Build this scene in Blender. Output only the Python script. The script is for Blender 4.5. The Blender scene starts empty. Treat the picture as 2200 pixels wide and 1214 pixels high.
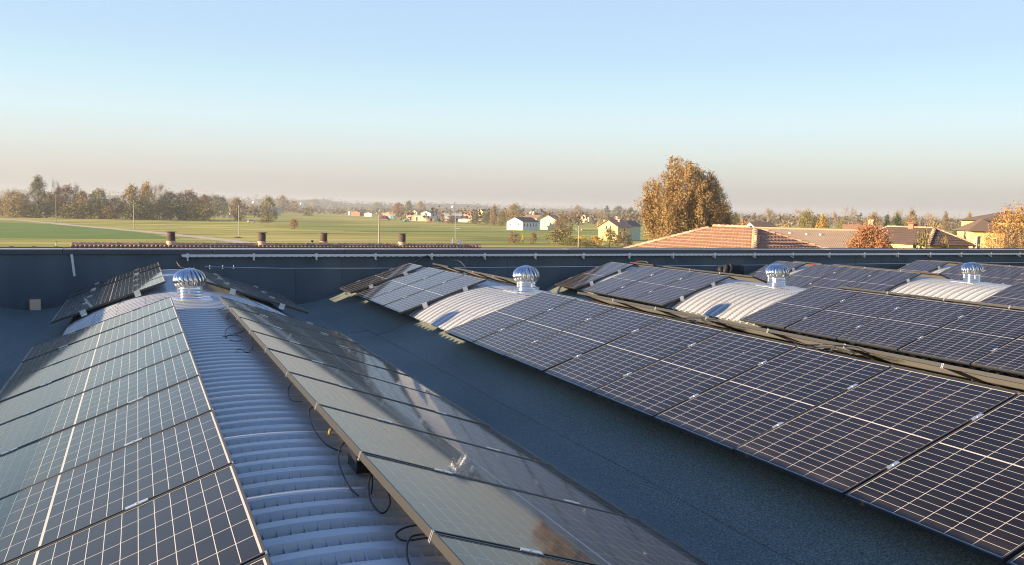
import bpy, math, random
import numpy as np
from mathutils import Vector, Matrix

# ------------------------------------------------------------------ camera, world, sun, exposure
sc = bpy.context.scene
COL = sc.collection
CZ = 8.5                                   # eye height above the fields
FPX, YAW, PITCH, ROLL = 1859.03, 23.453, 4.663, 1.1     # focal length in px of a 2200 px wide frame, degrees
R_ = math.radians

cam_d = bpy.data.cameras.new('camera')
cam = bpy.data.objects.new('camera', cam_d)
COL.objects.link(cam)
cam_d.sensor_width = 36.0
cam_d.lens = FPX / 2200 * 36.0
cam_d.clip_start = 0.05
cam_d.clip_end = 20000
_y, _p, _r = R_(YAW), R_(PITCH), R_(ROLL)
FWD = Vector((math.sin(_y) * math.cos(_p), math.cos(_y) * math.cos(_p), -math.sin(_p)))
_right = Vector((math.cos(_y), -math.sin(_y), 0))
_up = _right.cross(FWD)
RGT = math.cos(_r) * _right + math.sin(_r) * _up
UPV = -math.sin(_r) * _right + math.cos(_r) * _up
cam.matrix_world = Matrix(((RGT.x, UPV.x, -FWD.x, 0), (RGT.y, UPV.y, -FWD.y, 0), (RGT.z, UPV.z, -FWD.z, CZ), (0, 0, 0, 1)))
sc.camera = cam

SUN_EL, SUN_AZ = 10.1, -87.7               # azimuth clockwise from +Y: the sun stands to the left
world = bpy.data.worlds.new('World')
sc.world = world
world.use_nodes = True
wn, wl = world.node_tree.nodes, world.node_tree.links
wn.clear()
w_out = wn.new('ShaderNodeOutputWorld')
w_bg = wn.new('ShaderNodeBackground')
w_sky = wn.new('ShaderNodeTexSky')
w_sky.sky_type = 'NISHITA'
w_sky.sun_disc = False
w_sky.sun_elevation = R_(SUN_EL)
w_sky.sun_rotation = R_(SUN_AZ)
w_sky.altitude = 50
w_sky.air_density = 1.0
w_sky.dust_density = 1.0
w_sky.ozone_density = 1.5
w_bg.inputs['Strength'].default_value = 0.12
# low haze layer of the evening sky: colour by elevation, the same all round, fading into the clear sky overhead
w_tc = wn.new('ShaderNodeTexCoord')
w_sep = wn.new('ShaderNodeSeparateXYZ')
wl.new(w_tc.outputs['Generated'], w_sep.inputs[0])
w_ramp = wn.new('ShaderNodeValToRGB')
_stops = [(0.0, (.32, .345, .385)), (.013, (.345, .37, .41)), (.040, (.625, .625, .615)), (.066, (.72, .80, .80)), (.0995, (.72, .91, .985)), (.137, (.62, .87, 1.0)), (.175, (.54, .77, 1.0)), (.245, (.50, .70, 1.0)), (.5, (.19, .36, .78)), (1.0, (.075, .19, .53))]
_e = w_ramp.color_ramp.elements
while len(_e) < len(_stops):
    _e.new(0.5)
for _i, (_p0, _c0) in enumerate(_stops):
    _e[_i].position = _p0
    _e[_i].color = (*_c0, 1)
wl.new(w_sep.outputs['Z'], w_ramp.inputs[0])
w_sc = wn.new('ShaderNodeVectorMath'); w_sc.operation = 'SCALE'; w_sc.inputs['Scale'].default_value = 2.9
wl.new(w_ramp.outputs[0], w_sc.inputs[0])
w_mix = wn.new('ShaderNodeMixRGB'); w_mix.inputs[0].default_value = 0.90
wl.new(w_sky.outputs[0], w_mix.inputs[1]); wl.new(w_sc.outputs[0], w_mix.inputs[2])
wl.new(w_mix.outputs[0], w_bg.inputs['Color'])
wl.new(w_bg.outputs[0], w_out.inputs['Surface'])

sun_d = bpy.data.lights.new('sun', 'SUN')
sun = bpy.data.objects.new('sun', sun_d)
COL.objects.link(sun)
sun_d.energy = 5.0
sun_d.angle = R_(0.5)
sun_d.color = (1.0, 0.755, 0.475)
_sd = Vector((math.sin(R_(SUN_AZ)) * math.cos(R_(SUN_EL)), math.cos(R_(SUN_AZ)) * math.cos(R_(SUN_EL)), math.sin(R_(SUN_EL))))
sun.rotation_euler = _sd.to_track_quat('Z', 'Y').to_euler()
sun.location = (-30, 0, 30)

sc.view_settings.view_transform = 'Standard'
sc.view_settings.look = 'None'
sc.view_settings.gamma = 1.0
sc.view_settings.use_curve_mapping = False
sc.view_settings.exposure = 1.5
sc.render.engine = 'CYCLES'
sc.cycles.use_denoising = True
sc.cycles.filter_width = 1.05
sc.cycles.max_bounces = 6
sc.cycles.diffuse_bounces = 3
sc.cycles.glossy_bounces = 4
sc.cycles.transmission_bounces = 2
sc.cycles.volume_bounces = 1
sc.cycles.transparent_max_bounces = 6
sc.cycles.caustics_reflective = False
sc.cycles.caustics_refractive = False

# ------------------------------------------------------------------ helpers
rng = np.random.default_rng(7)
random.seed(7)


class MB:
    """collects faces, links them as one mesh object"""
    def __init__(s):
        s.v, s.f = [], []

    def quad(s, a, b, c, d):
        n = len(s.v); s.v += [tuple(a), tuple(b), tuple(c), tuple(d)]; s.f.append((n, n + 1, n + 2, n + 3)); return s

    def tri(s, a, b, c):
        n = len(s.v); s.v += [tuple(a), tuple(b), tuple(c)]; s.f.append((n, n + 1, n + 2)); return s

    def poly(s, pts):
        n = len(s.v); s.v += [tuple(p) for p in pts]; s.f.append(tuple(range(n, n + len(pts)))); return s

    def box(s, x0, x1, y0, y1, z0, z1):
        n = len(s.v)
        s.v += [(x0, y0, z0), (x1, y0, z0), (x1, y1, z0), (x0, y1, z0), (x0, y0, z1), (x1, y0, z1), (x1, y1, z1), (x0, y1, z1)]
        s.f += [(n, n + 3, n + 2, n + 1), (n + 4, n + 5, n + 6, n + 7), (n, n + 1, n + 5, n + 4), (n + 1, n + 2, n + 6, n + 5), (n + 2, n + 3, n + 7, n + 6), (n + 3, n, n + 4, n + 7)]
        return s

    def tube(s, pts, rad, k=6, cap=True):
        """tapered tube along a polyline; rad a number or a list"""
        pts = [Vector(p) for p in pts]
        if not isinstance(rad, (list, tuple)):
            rad = [rad] * len(pts)
        rings = []
        for i, p in enumerate(pts):
            d = (pts[min(i + 1, len(pts) - 1)] - pts[max(i - 1, 0)])
            d = d.normalized() if d.length > 1e-9 else Vector((0, 0, 1))
            a = Vector((0, 0, 1)) if abs(d.z) < 0.9 else Vector((1, 0, 0))
            u = d.cross(a).normalized(); w = d.cross(u)
            n = len(s.v)
            for j in range(k):
                t = 2 * math.pi * j / k
                s.v.append(tuple(p + rad[i] * (math.cos(t) * u + math.sin(t) * w)))
            rings.append(n)
        for a, b in zip(rings[:-1], rings[1:]):
            for j in range(k):
                s.f.append((a + j, a + (j + 1) % k, b + (j + 1) % k, b + j))
        if cap:
            s.f.append(tuple(rings[0] + j for j in range(k))[::-1]); s.f.append(tuple(rings[-1] + j for j in range(k)))
        return s

    def lathe(s, prof, k=24, c=(0, 0)):
        """profile of (radius, z) turned about the vertical through c"""
        n0 = len(s.v)
        for r, z in prof:
            for j in range(k):
                t = 2 * math.pi * j / k
                s.v.append((c[0] + r * math.cos(t), c[1] + r * math.sin(t), z))
        for i in range(len(prof) - 1):
            for j in range(k):
                s.f.append((n0 + i * k + j, n0 + i * k + (j + 1) % k, n0 + (i + 1) * k + (j + 1) % k, n0 + (i + 1) * k + j))
        return s

    def mesh(s, name, mat=None, smooth=False):
        m = bpy.data.meshes.new(name)
        m.from_pydata(s.v, [], s.f)
        if mat is not None:
            m.materials.append(mat)
        if smooth:
            m.polygons.foreach_set('use_smooth', [True] * len(m.polygons))
        m.update()
        return m

    def build(s, name, mat, parent=None, smooth=False):
        return obj(name, s.mesh(name, mat, smooth), parent)


def obj(name, data, parent=None, loc=None, rot=None):
    o = bpy.data.objects.new(name, data)
    COL.objects.link(o)
    if parent is not None:
        o.parent = parent
    if loc is not None:
        o.location = loc
    if rot is not None:
        o.rotation_euler = rot
    return o


def thing(name, label, cat, loc=(0, 0, 0), rz=0.0, group=None):
    o = obj(name, None, None, loc, (0, 0, rz))
    o.empty_display_size = 0.2
    return tag(o, label, cat, group)


def tag(o, label, cat=None, group=None, kind=None):
    o['label'] = label
    if cat: o['category'] = cat
    if group: o['group'] = group
    if kind: o['kind'] = kind
    return o


def struct(o, label=None):
    o['kind'] = 'structure'
    if label: o['label'] = label
    return o


def catmull(pts, n=8):
    pts = [Vector(p) for p in pts]
    out = []
    for i in range(len(pts) - 1):
        p0, p1, p2, p3 = pts[max(i - 1, 0)], pts[i], pts[i + 1], pts[min(i + 2, len(pts) - 1)]
        for j in range(n):
            t = j / n
            out.append(0.5 * ((2 * p1) + (p2 - p0) * t + (2 * p0 - 5 * p1 + 4 * p2 - p3) * t * t + (3 * p1 - p0 - 3 * p2 + p3) * t ** 3))
    out.append(pts[-1])
    return out


ORD = ['zeroth', 'first', 'second', 'third', 'fourth', 'fifth', 'sixth', 'seventh', 'eighth', 'ninth', 'tenth', 'eleventh', 'twelfth']

# ------------------------------------------------------------------ materials
def lnk(m, a, b):
    m.node_tree.links.new(a, b)


def mat(name, col, rough=0.6, metal=0.0, coat=0.0, coat_rough=0.05, coat_ior=1.5, spec=0.5, noise=None, bump=None, island=0.0, objrand=0.0, coord='Object'):
    """principled material; noise = (scale, amount, (sx,sy,sz)) varies the colour, bump = (scale, distance)"""
    m = bpy.data.materials.new(name)
    m.use_nodes = True
    nt = m.node_tree
    b = nt.nodes['Principled BSDF']
    b.inputs['Roughness'].default_value = rough
    b.inputs['Metallic'].default_value = metal
    b.inputs['Specular IOR Level'].default_value = spec
    b.inputs['Coat Weight'].default_value = coat
    b.inputs['Coat Roughness'].default_value = coat_rough
    b.inputs['Coat IOR'].default_value = coat_ior
    b.inputs['Base Color'].default_value = (*col, 1)
    tc = nt.nodes.new('ShaderNodeTexCoord')
    facs = []
    if noise:
        mp = nt.nodes.new('ShaderNodeMapping')
        mp.inputs['Scale'].default_value = noise[2] if len(noise) > 2 else (1, 1, 1)
        lnk(m, tc.outputs[coord], mp.inputs[0])
        nz = nt.nodes.new('ShaderNodeTexNoise')
        nz.inputs['Scale'].default_value = noise[0]
        nz.inputs['Detail'].default_value = 6
        nz.inputs['Roughness'].default_value = 0.65
        lnk(m, mp.outputs[0], nz.inputs['Vector'])
        facs.append((nz.outputs['Fac'], noise[1], 0.5))
    if island:
        g = nt.nodes.new('ShaderNodeNewGeometry')
        facs.append((g.outputs['Random Per Island'], island, 0.5))
    if objrand:
        oi = nt.nodes.new('ShaderNodeObjectInfo')
        facs.append((oi.outputs['Random'], objrand, 0.5))
    if facs:
        val = None
        for out, amt, mid in facs:
            mr = nt.nodes.new('ShaderNodeMath'); mr.operation = 'MULTIPLY_ADD'
            mr.inputs[1].default_value = 2 * amt
            mr.inputs[2].default_value = 1 - amt
            lnk(m, out, mr.inputs[0])
            if val is None:
                val = mr.outputs[0]
            else:
                mu = nt.nodes.new('ShaderNodeMath'); mu.operation = 'MULTIPLY'
                lnk(m, val, mu.inputs[0]); lnk(m, mr.outputs[0], mu.inputs[1]); val = mu.outputs[0]
        vm = nt.nodes.new('ShaderNodeVectorMath'); vm.operation = 'SCALE'
        vm.inputs[0].default_value = col
        lnk(m, val, vm.inputs['Scale'])
        lnk(m, vm.outputs[0], b.inputs['Base Color'])
    if bump:
        nb = nt.nodes.new('ShaderNodeTexNoise')
        nb.inputs['Scale'].default_value = bump[0]
        nb.inputs['Detail'].default_value = 4
        lnk(m, tc.outputs[coord], nb.inputs['Vector'])
        bp = nt.nodes.new('ShaderNodeBump')
        bp.inputs['Distance'].default_value = bump[1]
        bp.inputs['Strength'].default_value = bump[2] if len(bump) > 2 else 0.6
        lnk(m, nb.outputs['Fac'], bp.inputs['Height'])
        lnk(m, bp.outputs[0], b.inputs['Normal'])
    return m


def mat_mix(name, cols, scale, stretch=(1, 1, 1), rough=0.9, detail=8, contrast=(0.35, 0.65), bump=None, spec=0.3, second=None):
    """noise blended through a colour ramp: soil, grass, felt"""
    m = bpy.data.materials.new(name)
    m.use_nodes = True
    nt = m.node_tree
    b = nt.nodes['Principled BSDF']
    b.inputs['Roughness'].default_value = rough
    b.inputs['Specular IOR Level'].default_value = spec
    tc = nt.nodes.new('ShaderNodeTexCoord')
    mp = nt.nodes.new('ShaderNodeMapping')
    mp.inputs['Scale'].default_value = stretch
    lnk(m, tc.outputs['Object'], mp.inputs[0])
    nz = nt.nodes.new('ShaderNodeTexNoise')
    nz.inputs['Scale'].default_value = scale
    nz.inputs['Detail'].default_value = detail
    nz.inputs['Roughness'].default_value = 0.6
    lnk(m, mp.outputs[0], nz.inputs['Vector'])
    rp = nt.nodes.new('ShaderNodeValToRGB')
    e = rp.color_ramp.elements
    n = len(cols)
    while len(e) < n:
        e.new(0.5)
    for i, c in enumerate(cols):
        e[i].position = contrast[0] + (contrast[1] - contrast[0]) * i / (n - 1)
        e[i].color = (*c, 1)
    lnk(m, nz.outputs['Fac'], rp.inputs[0])
    out = rp.outputs[0]
    if second:
        n2 = nt.nodes.new('ShaderNodeTexNoise')
        n2.inputs['Scale'].default_value = second[0]
        n2.inputs['Detail'].default_value = 3
        mp2 = nt.nodes.new('ShaderNodeMapping')
        mp2.inputs['Scale'].default_value = second[2] if len(second) > 2 else (1, 1, 1)
        lnk(m, tc.outputs['Object'], mp2.inputs[0])
        lnk(m, mp2.outputs[0], n2.inputs['Vector'])
        ma = nt.nodes.new('ShaderNodeMath'); ma.operation = 'MULTIPLY_ADD'
        ma.inputs[1].default_value = 2 * second[1]; ma.inputs[2].default_value = 1 - second[1]
        lnk(m, n2.outputs['Fac'], ma.inputs[0])
        vm = nt.nodes.new('ShaderNodeVectorMath'); vm.operation = 'SCALE'
        lnk(m, out, vm.inputs[0]); lnk(m, ma.outputs[0], vm.inputs['Scale'])
        out = vm.outputs[0]
    lnk(m, out, b.inputs['Base Color'])
    if bump:
        nb = nt.nodes.new('ShaderNodeTexNoise')
        nb.inputs['Scale'].default_value = bump[0]
        nb.inputs['Detail'].default_value = 3
        lnk(m, tc.outputs['Object'], nb.inputs['Vector'])
        bp = nt.nodes.new('ShaderNodeBump')
        bp.inputs['Distance'].default_value = bump[1]
        bp.inputs['Strength'].default_value = 0.7
        lnk(m, nb.outputs['Fac'], bp.inputs['Height'])
        lnk(m, bp.outputs[0], b.inputs['Normal'])
    return m


M = {}
M['felt'] = mat_mix('mineral_felt', [(0.070, 0.090, 0.083), (0.154, 0.180, 0.158), (0.30, 0.325, 0.275)], 70, rough=0.85, contrast=(0.3, 0.72), detail=3, bump=(160, 0.004), second=(0.9, 0.55, (1, 0.35, 1)))
M['felt_wall'] = mat_mix('slate_felt', [(0.064, 0.086, 0.100), (0.108, 0.136, 0.152), (0.15, 0.18, 0.195)], 60, rough=0.8, contrast=(0.3, 0.72), detail=3, bump=(120, 0.003), second=(1.3, 0.42, (1, 1, 0.35)))
M['sheet'] = mat('coated_sheet', (0.50, 0.505, 0.495), rough=0.40, metal=0.25, noise=(2.2, 0.24, (0.6, 3.0, 1)), objrand=0.06, bump=(9, 0.003, 0.35))
M['screw'] = mat('weathered_screw', (0.24, 0.23, 0.22), rough=0.5, metal=0.4)
M['alu'] = mat('aluminium', (0.75, 0.75, 0.74), rough=0.32, metal=0.85, noise=(14, 0.08))
M['galv'] = mat('galvanised_steel', (0.68, 0.72, 0.76), rough=0.38, metal=0.6, noise=(25, 0.12))
M['chrome'] = mat('polished_steel', (0.74, 0.73, 0.72), rough=0.12, metal=1.0, noise=(6, 0.05), bump=(14, 0.003, 0.25))
M['frame'] = mat('dark_anodised_frame', (0.075, 0.073, 0.070), rough=0.42, metal=0.5, noise=(30, 0.15))
M['cell'] = mat('silicon_cell', (0.0082, 0.0058, 0.0052), rough=0.4, coat=0.9, coat_rough=0.04, coat_ior=1.25, island=0.15, noise=(1.5, 0.3), objrand=0.35, spec=0.08)
M['backsheet'] = mat('white_backsheet', (0.53, 0.49, 0.43), rough=0.5, coat=0.9, coat_rough=0.04, coat_ior=1.25, spec=0.1)
def soil_glass(m):
    """dust gathered along the lower edge, faint blotches and a few bird droppings on the glass"""
    nt = m.node_tree; N = nt.nodes; b = N['Principled BSDF']
    src = b.inputs['Base Color'].links[0].from_socket if b.inputs['Base Color'].links else None
    tc = N.new('ShaderNodeTexCoord'); oi = N.new('ShaderNodeObjectInfo')
    off = N.new('ShaderNodeVectorMath'); off.operation = 'MULTIPLY_ADD'; off.inputs[1].default_value = (37.0, 53.0, 11.0)
    cmb = N.new('ShaderNodeCombineXYZ')
    for i in range(3): lnk(m, oi.outputs['Random'], cmb.inputs[i])
    lnk(m, cmb.outputs[0], off.inputs[0]); lnk(m, tc.outputs['Object'], off.inputs[2])
    nz = N.new('ShaderNodeTexNoise'); nz.inputs['Scale'].default_value = 2.6; nz.inputs['Detail'].default_value = 7; lnk(m, off.outputs[0], nz.inputs['Vector'])
    sx = N.new('ShaderNodeSeparateXYZ'); lnk(m, tc.outputs['Object'], sx.inputs[0])
    mr = N.new('ShaderNodeMapRange'); mr.inputs['From Min'].default_value = 0.16; mr.inputs['From Max'].default_value = 0.0; mr.inputs['To Min'].default_value = 0.05; mr.inputs['To Max'].default_value = 0.30; lnk(m, sx.outputs['X'], mr.inputs['Value'])
    pw = N.new('ShaderNodeMath'); pw.operation = 'POWER'; pw.inputs[1].default_value = 2.0; lnk(m, nz.outputs['Fac'], pw.inputs[0])
    du = N.new('ShaderNodeMath'); du.operation = 'MULTIPLY'; lnk(m, pw.outputs[0], du.inputs[0]); lnk(m, mr.outputs[0], du.inputs[1])
    vo = N.new('ShaderNodeTexVoronoi'); vo.inputs['Scale'].default_value = 1.3; lnk(m, off.outputs[0], vo.inputs['Vector'])
    lt = N.new('ShaderNodeMath'); lt.operation = 'LESS_THAN'; lt.inputs[1].default_value = 0.016; lnk(m, vo.outputs['Distance'], lt.inputs[0])
    mx = N.new('ShaderNodeMath'); mx.operation = 'MAXIMUM'; lnk(m, du.outputs[0], mx.inputs[0]); lnk(m, lt.outputs[0], mx.inputs[1])
    mix = N.new('ShaderNodeMixRGB'); mix.inputs[2].default_value = (0.34, 0.31, 0.26, 1); lnk(m, mx.outputs[0], mix.inputs[0])
    if src: lnk(m, src, mix.inputs[1])
    else: mix.inputs[1].default_value = b.inputs['Base Color'].default_value
    lnk(m, mix.outputs[0], b.inputs['Base Color'])
soil_glass(M['cell'])
M['back'] = mat('panel_underside', (0.5, 0.5, 0.5), rough=0.6)
M['black'] = mat('black_plastic', (0.012, 0.012, 0.013), rough=0.45)
M['cable'] = mat('cable_sheath', (0.018, 0.018, 0.018), rough=0.38)
M['brass'] = mat('yellow_connector', (0.5, 0.36, 0.10), rough=0.4)
M['redcable'] = mat('red_sheath', (0.55, 0.05, 0.03), rough=0.45)
M['quilt'] = mat('black_quilted_cloth', (0.009, 0.010, 0.013), rough=0.7, noise=(9, 0.3), bump=(14, 0.02))
M['coping'] = mat('pale_coping_metal', (0.55, 0.50, 0.47), rough=0.45, metal=0.3, noise=(4, 0.15), objrand=0.15)
M['darkmetal'] = mat('dark_flashing', (0.075, 0.083, 0.094), rough=0.5, noise=(3, 0.2))
M['tan_box'] = mat('tan_plastic', (0.86, 0.60, 0.36), rough=0.5, noise=(12, 0.12))
M['rust'] = mat('rust_orange', (0.45, 0.16, 0.05), rough=0.6)

# ------------------------------------------------------------------ the factory roof we stand on
def Z(z):
    return CZ + z


PITCH_V = 5.485
CX = {i: 0.705 + PITCH_V * (i - 1) for i in range(0, 8)}        # vault axes, the first one lies below the camera
CROWN = -1.405
HALF, RISE = 1.69, 0.52
RAD = (HALF ** 2 + RISE ** 2) / (2 * RISE)
Y_NEAR, Y_END, Y_WALL = -3.0, 20.17, 20.6

factory = thing('factory_building', 'factory building with grey felt and rows of barrel vaults carrying solar panels', 'building', (0, 0, 0))

# corrugated, crimp-curved sheet, five ribs wide
RIB = 0.1908
def sheet_mesh():
    prof = []
    for i in range(5):
        b = i * RIB
        prof += [(b, 0.036, 0), (b + 0.012, 0.040, 0), (b + 0.076, 0.040, 0), (b + 0.088, 0.0, 1), (b + 0.178, 0.0, 1)]
    prof.append((5 * RIB, 0.038, 0))
    prof.append((5 * RIB + 0.05, 0.043, 0))
    amax = math.asin(HALF / RAD)
    nf = 62
    rows = []
    for i in range(nf):
        for q, st in ((0.0, 0.014), (0.15, 0.014), (0.19, 0.0), (0.96, 0.0)):
            rows.append((-amax + 2 * amax * (i + q) / nf, st))
    rows.append((amax, 0.0))
    v, f = [], []
    for a, st in rows:
        for y, h, cr in prof:
            r = RAD + h + (st if cr else 0.0)
            v.append((r * math.sin(a), y, r * math.cos(a) - RAD))
    n = len(prof)
    for i in range(len(rows) - 1):
        for j in range(n - 1):
            f.append((i * n + j, i * n + j + 1, (i + 1) * n + j + 1, (i + 1) * n + j))
    m = bpy.data.meshes.new('metal_sheet')
    nf0 = len(f)
    for i in range(5):
        for a in (-0.44, -0.33, -0.20, 0.20, 0.33, 0.44):
            yb = i * RIB + 0.047; r = RAD + 0.039; n0 = len(v); du = 0.006
            for rr in (r, r + 0.008):
                for da, dy in ((-du, -du), (du, -du), (du, du), (-du, du)):
                    v.append((rr * math.sin(a + da / RAD), yb + dy, rr * math.cos(a + da / RAD) - RAD))
            f += [(n0 + 4, n0 + 7, n0 + 6, n0 + 5)] + [(n0 + j, n0 + 4 + j, n0 + 4 + (j + 1) % 4, n0 + (j + 1) % 4) for j in range(4)]
    m.from_pydata(v, [], [q[::-1] for q in f])
    m.materials.append(M['sheet']); m.materials.append(M['screw'])
    m.polygons.foreach_set('material_index', [0] * nf0 + [1] * (len(f) - nf0))
    return m


SHEET = sheet_mesh()
LAP0 = 5.43 - 9 * 5 * RIB
ribs_vis = {1: 0.0, 2: 0.0, 3: 4.0, 4: 8.5, 5: 13.0, 6: 16.5}
for i in range(1, 7):
    v = obj('roof_vault', None, factory, (CX[i], 0, Z(CROWN)))
    v['label'] = ['nearest', 'second', 'third', 'fourth', 'fifth', 'sixth'][i - 1] + ' barrel vault of ribbed pale metal sheets'
    k = 0
    while True:
        y = LAP0 + k * 5 * RIB
        if y + 5 * RIB > Y_END + 0.35:
            break
        if y > ribs_vis[i] - 3.5:
            o = obj('metal_sheet', SHEET, v, (0, y, random.uniform(0, 0.003)))
            o.rotation_euler = (random.uniform(-0.0006, 0.0006), 0, 0)
        k += 1
    # end plate closing the vault towards the parapet
    m = MB()
    amax = math.asin(HALF / RAD)
    pts = [(RAD * math.sin(-amax + 2 * amax * j / 24), Y_END + 0.10, RAD * math.cos(-amax + 2 * amax * j / 24) - RAD - 0.015) for j in range(25)]
    m.poly(pts + [(HALF, Y_END + 0.10, -0.95), (-HALF, Y_END + 0.10, -0.95)])
    m.build('end_plate', M['darkmetal'], v)

# felt lining of the valleys, three laps to a valley
felt = obj('roof_felt', None, factory, (0, 0, 0))
felt['label'] = 'dark grey green mineral felt lining the valleys between the vaults'
def felt_z(dx):                       # dx from the valley line
    a = abs(dx)
    if a < 1.12:
        t = a / 1.12
        return -2.285 + 0.31 * t ** 2 * (1.25 - 0.25 * t)
    return -1.975 + (a - 1.12) * 0.42
for i in range(0, 6):
    cx = CX[i] + PITCH_V / 2
    for a, b, lift in ((-1.75, -0.62, 0.0), (-0.63, 0.44, 0.006), (0.43, 1.75, 0.012)):
        yb = random.uniform(14.5, 17.5) if i == 1 else random.uniform(4.5, 11.5)
        for ya, ye, ny, extra in ((Y_NEAR, yb, 30, 0.0), (yb - 0.09, Y_END + 0.36, 34, 0.007)):
            m = MB()
            nx = 12
            vs = []
            skew = random.uniform(-0.05, 0.05)
            for q in range(ny + 1):
                y = ya + (ye - ya) * q / ny
                for p in range(nx + 1):
                    dx = a + (b - a) * p / nx
                    wob = 0.006 * math.sin(q * 1.7 + i) * (1 if p in (0, nx) else 0)
                    und = 0.010 * math.sin(y * 1.3 + dx * 4 + i) * math.sin(y * 0.37 + 2 * i)
                    up = 0.02 if (extra and q >= ny - 1) else 0.0
                    vs.append((cx + dx + wob, y + (skew * p / nx if (extra and q == 0) else 0), Z(felt_z(dx) + lift + extra + und + up)))
            m.v = list(vs)
            m.f = [(q * (nx + 1) + p, q * (nx + 1) + p + 1, (q + 1) * (nx + 1) + p + 1, (q + 1) * (nx + 1) + p) for q in range(ny) for p in range(nx)]
            if lift:                  # the laps show a small edge
                for q in range(ny):
                    e0, e1 = vs[q * (nx + 1)], vs[(q + 1) * (nx + 1)]
                    m.quad(e0, e1, (e1[0], e1[1], e1[2] - 0.008), (e0[0], e0[1], e0[2] - 0.008))
            if extra:
                for p in range(nx):
                    e0, e1 = vs[p], vs[p + 1]
                    m.quad(e0, e1, (e1[0], e1[1], e1[2] - 0.009), (e0[0], e0[1], e0[2] - 0.009))
            m.build('felt_strip', M['felt'], felt)

# parapets: the far one we see, and the one on the sunward side that shades the first vault
par = obj('parapet', None, factory, (0, 0, 0))
par['label'] = 'dark felted parapet wall across the far end of the roof'
XW = -4.05                            # inner face of the sunward parapet
x = XW - 0.1
while x < 44:
    m = MB()
    m.box(x, x + 1.075, Y_WALL + random.uniform(0, 0.004), Y_WALL + 0.30, Z(-2.75), Z(-1.035))
    m.box(x + 1.070, x + 1.082, Y_WALL - 0.005, Y_WALL + 0.02, Z(-2.6), Z(-1.04))
    m.build('felt_strip', M['felt_wall'], par)
    x += 1.08
x = XW - 0.4
while x < 44:
    m = MB()
    L_ = 3.0
    m.box(x, x + L_ - 0.006, Y_WALL - 0.03, Y_WALL + 0.36, Z(-0.985), Z(-0.962 + random.uniform(-0.003, 0.003)))
    m.build('coping', M['coping'], par)
    m = MB()
    m.box(x, x + L_ - 0.01, Y_WALL - 0.022, Y_WALL + 0.33, Z(-1.034), Z(-0.988))
    m.box(x, x + L_ - 0.01, Y_WALL - 0.034, Y_WALL - 0.024, Z(-1.075), Z(-0.989))
    m.box(x, x + L_ - 0.01, Y_WALL + 0.345, Y_WALL + 0.36, Z(-0.958), Z(-0.935))
    m.build('flashing', M['darkmetal'], par)
    x += L_
m = MB()
for q in range(5):
    m.box(-2.9 + q * 0.42, -2.82 + q * 0.42, Y_WALL + 0.335, Y_WALL + 0.358, Z(-0.936), Z(-0.925))
m.build('flashing_clip', M['darkmetal'], par)
y = Y_NEAR - 1
while y < Y_WALL - 0.05:
    m = MB()
    y1 = min(y + 1.075, Y_WALL - 0.002)
    m.box(XW - 0.3, XW - random.uniform(0, 0.004), y, y1, Z(-2.75), Z(-1.005))
    m.build('felt_strip', M['felt_wall'], par)
    y += 1.08
m = MB(); m.box(XW - 0.36, XW + 0.03, Y_NEAR - 1, Y_WALL - 0.035, Z(-1.003), Z(-0.965)); m.build('coping', M['coping'], par)
# felt apron between the first valley and the sunward parapet is part of valley strip 0; walls of the building below
m = MB()
m.box(XW - 0.28, 44, Y_WALL + 0.02, Y_WALL + 0.28, 0, Z(-2.76)); m.build('wall', mat('render_wall', (0.4, 0.38, 0.34), noise=(2, 0.1)), factory)
m = MB()
m.box(XW - 0.28, XW - 0.02, -8, Y_WALL, 0, Z(-2.76)); m.build('wall', bpy.data.materials['render_wall'], factory)

# ------------------------------------------------------------------ solar panels
PL, PW, PT = 1.731, 1.134, 0.035           # slope length, width along the vault, frame depth
PP = 1.154
def panel_meshes():
    f = MB(); fw = 0.011
    f.box(0, PL, -PW / 2, -PW / 2 + fw, -PT, 0); f.box(0, PL, PW / 2 - fw, PW / 2, -PT, 0)
    f.box(0, fw, -PW / 2 + fw, PW / 2 - fw, -PT, 0); f.box(PL - fw, PL, -PW / 2 + fw, PW / 2 - fw, -PT, 0)
    f.box(fw, 0.03, -PW / 2 + fw, PW / 2 - fw, -PT, -PT + 0.002); f.box(PL - 0.03, PL - fw, -PW / 2 + fw, PW / 2 - fw, -PT, -PT + 0.002)
    b = MB(); z = -0.004
    b.quad((fw, -PW / 2 + fw, z), (PL - fw, -PW / 2 + fw, z), (PL - fw, PW / 2 - fw, z), (fw, PW / 2 - fw, z))
    c = MB(); zc = -0.00385
    mx, my, mid, gx, gy = 0.020, 0.017, 0.0135, 0.0034, 0.0046
    hx = (PL - 2 * mx - mid) / 2
    cx = (hx - 11 * gx) / 12
    cy = (PW - 2 * my - 5 * gy) / 6
    for h in range(2):
        for i in range(12):
            x0 = mx + h * (hx + mid) + i * (cx + gx)
            for j in range(6):
                y0 = -PW / 2 + my + j * (cy + gy)
                c.quad((x0, y0, zc), (x0 + cx, y0, zc), (x0 + cx, y0 + cy, zc), (x0, y0 + cy, zc))
    u = MB(); u.quad((fw, PW / 2 - fw, -0.009), (PL - fw, PW / 2 - fw, -0.009), (PL - fw, -PW / 2 + fw, -0.009), (fw, -PW / 2 + fw, -0.009))
    u.box(PL / 2 - 0.05, PL / 2 + 0.05, -0.25, -0.19, -0.03, -0.0095); u.box(PL / 2 - 0.05, PL / 2 + 0.05, 0.19, 0.25, -0.03, -0.0095)
    return f.mesh('frame', M['frame']), b.mesh('backsheet', M['backsheet']), c.mesh('solar_cells', M['cell']), u.mesh('underside', M['back'])


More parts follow.
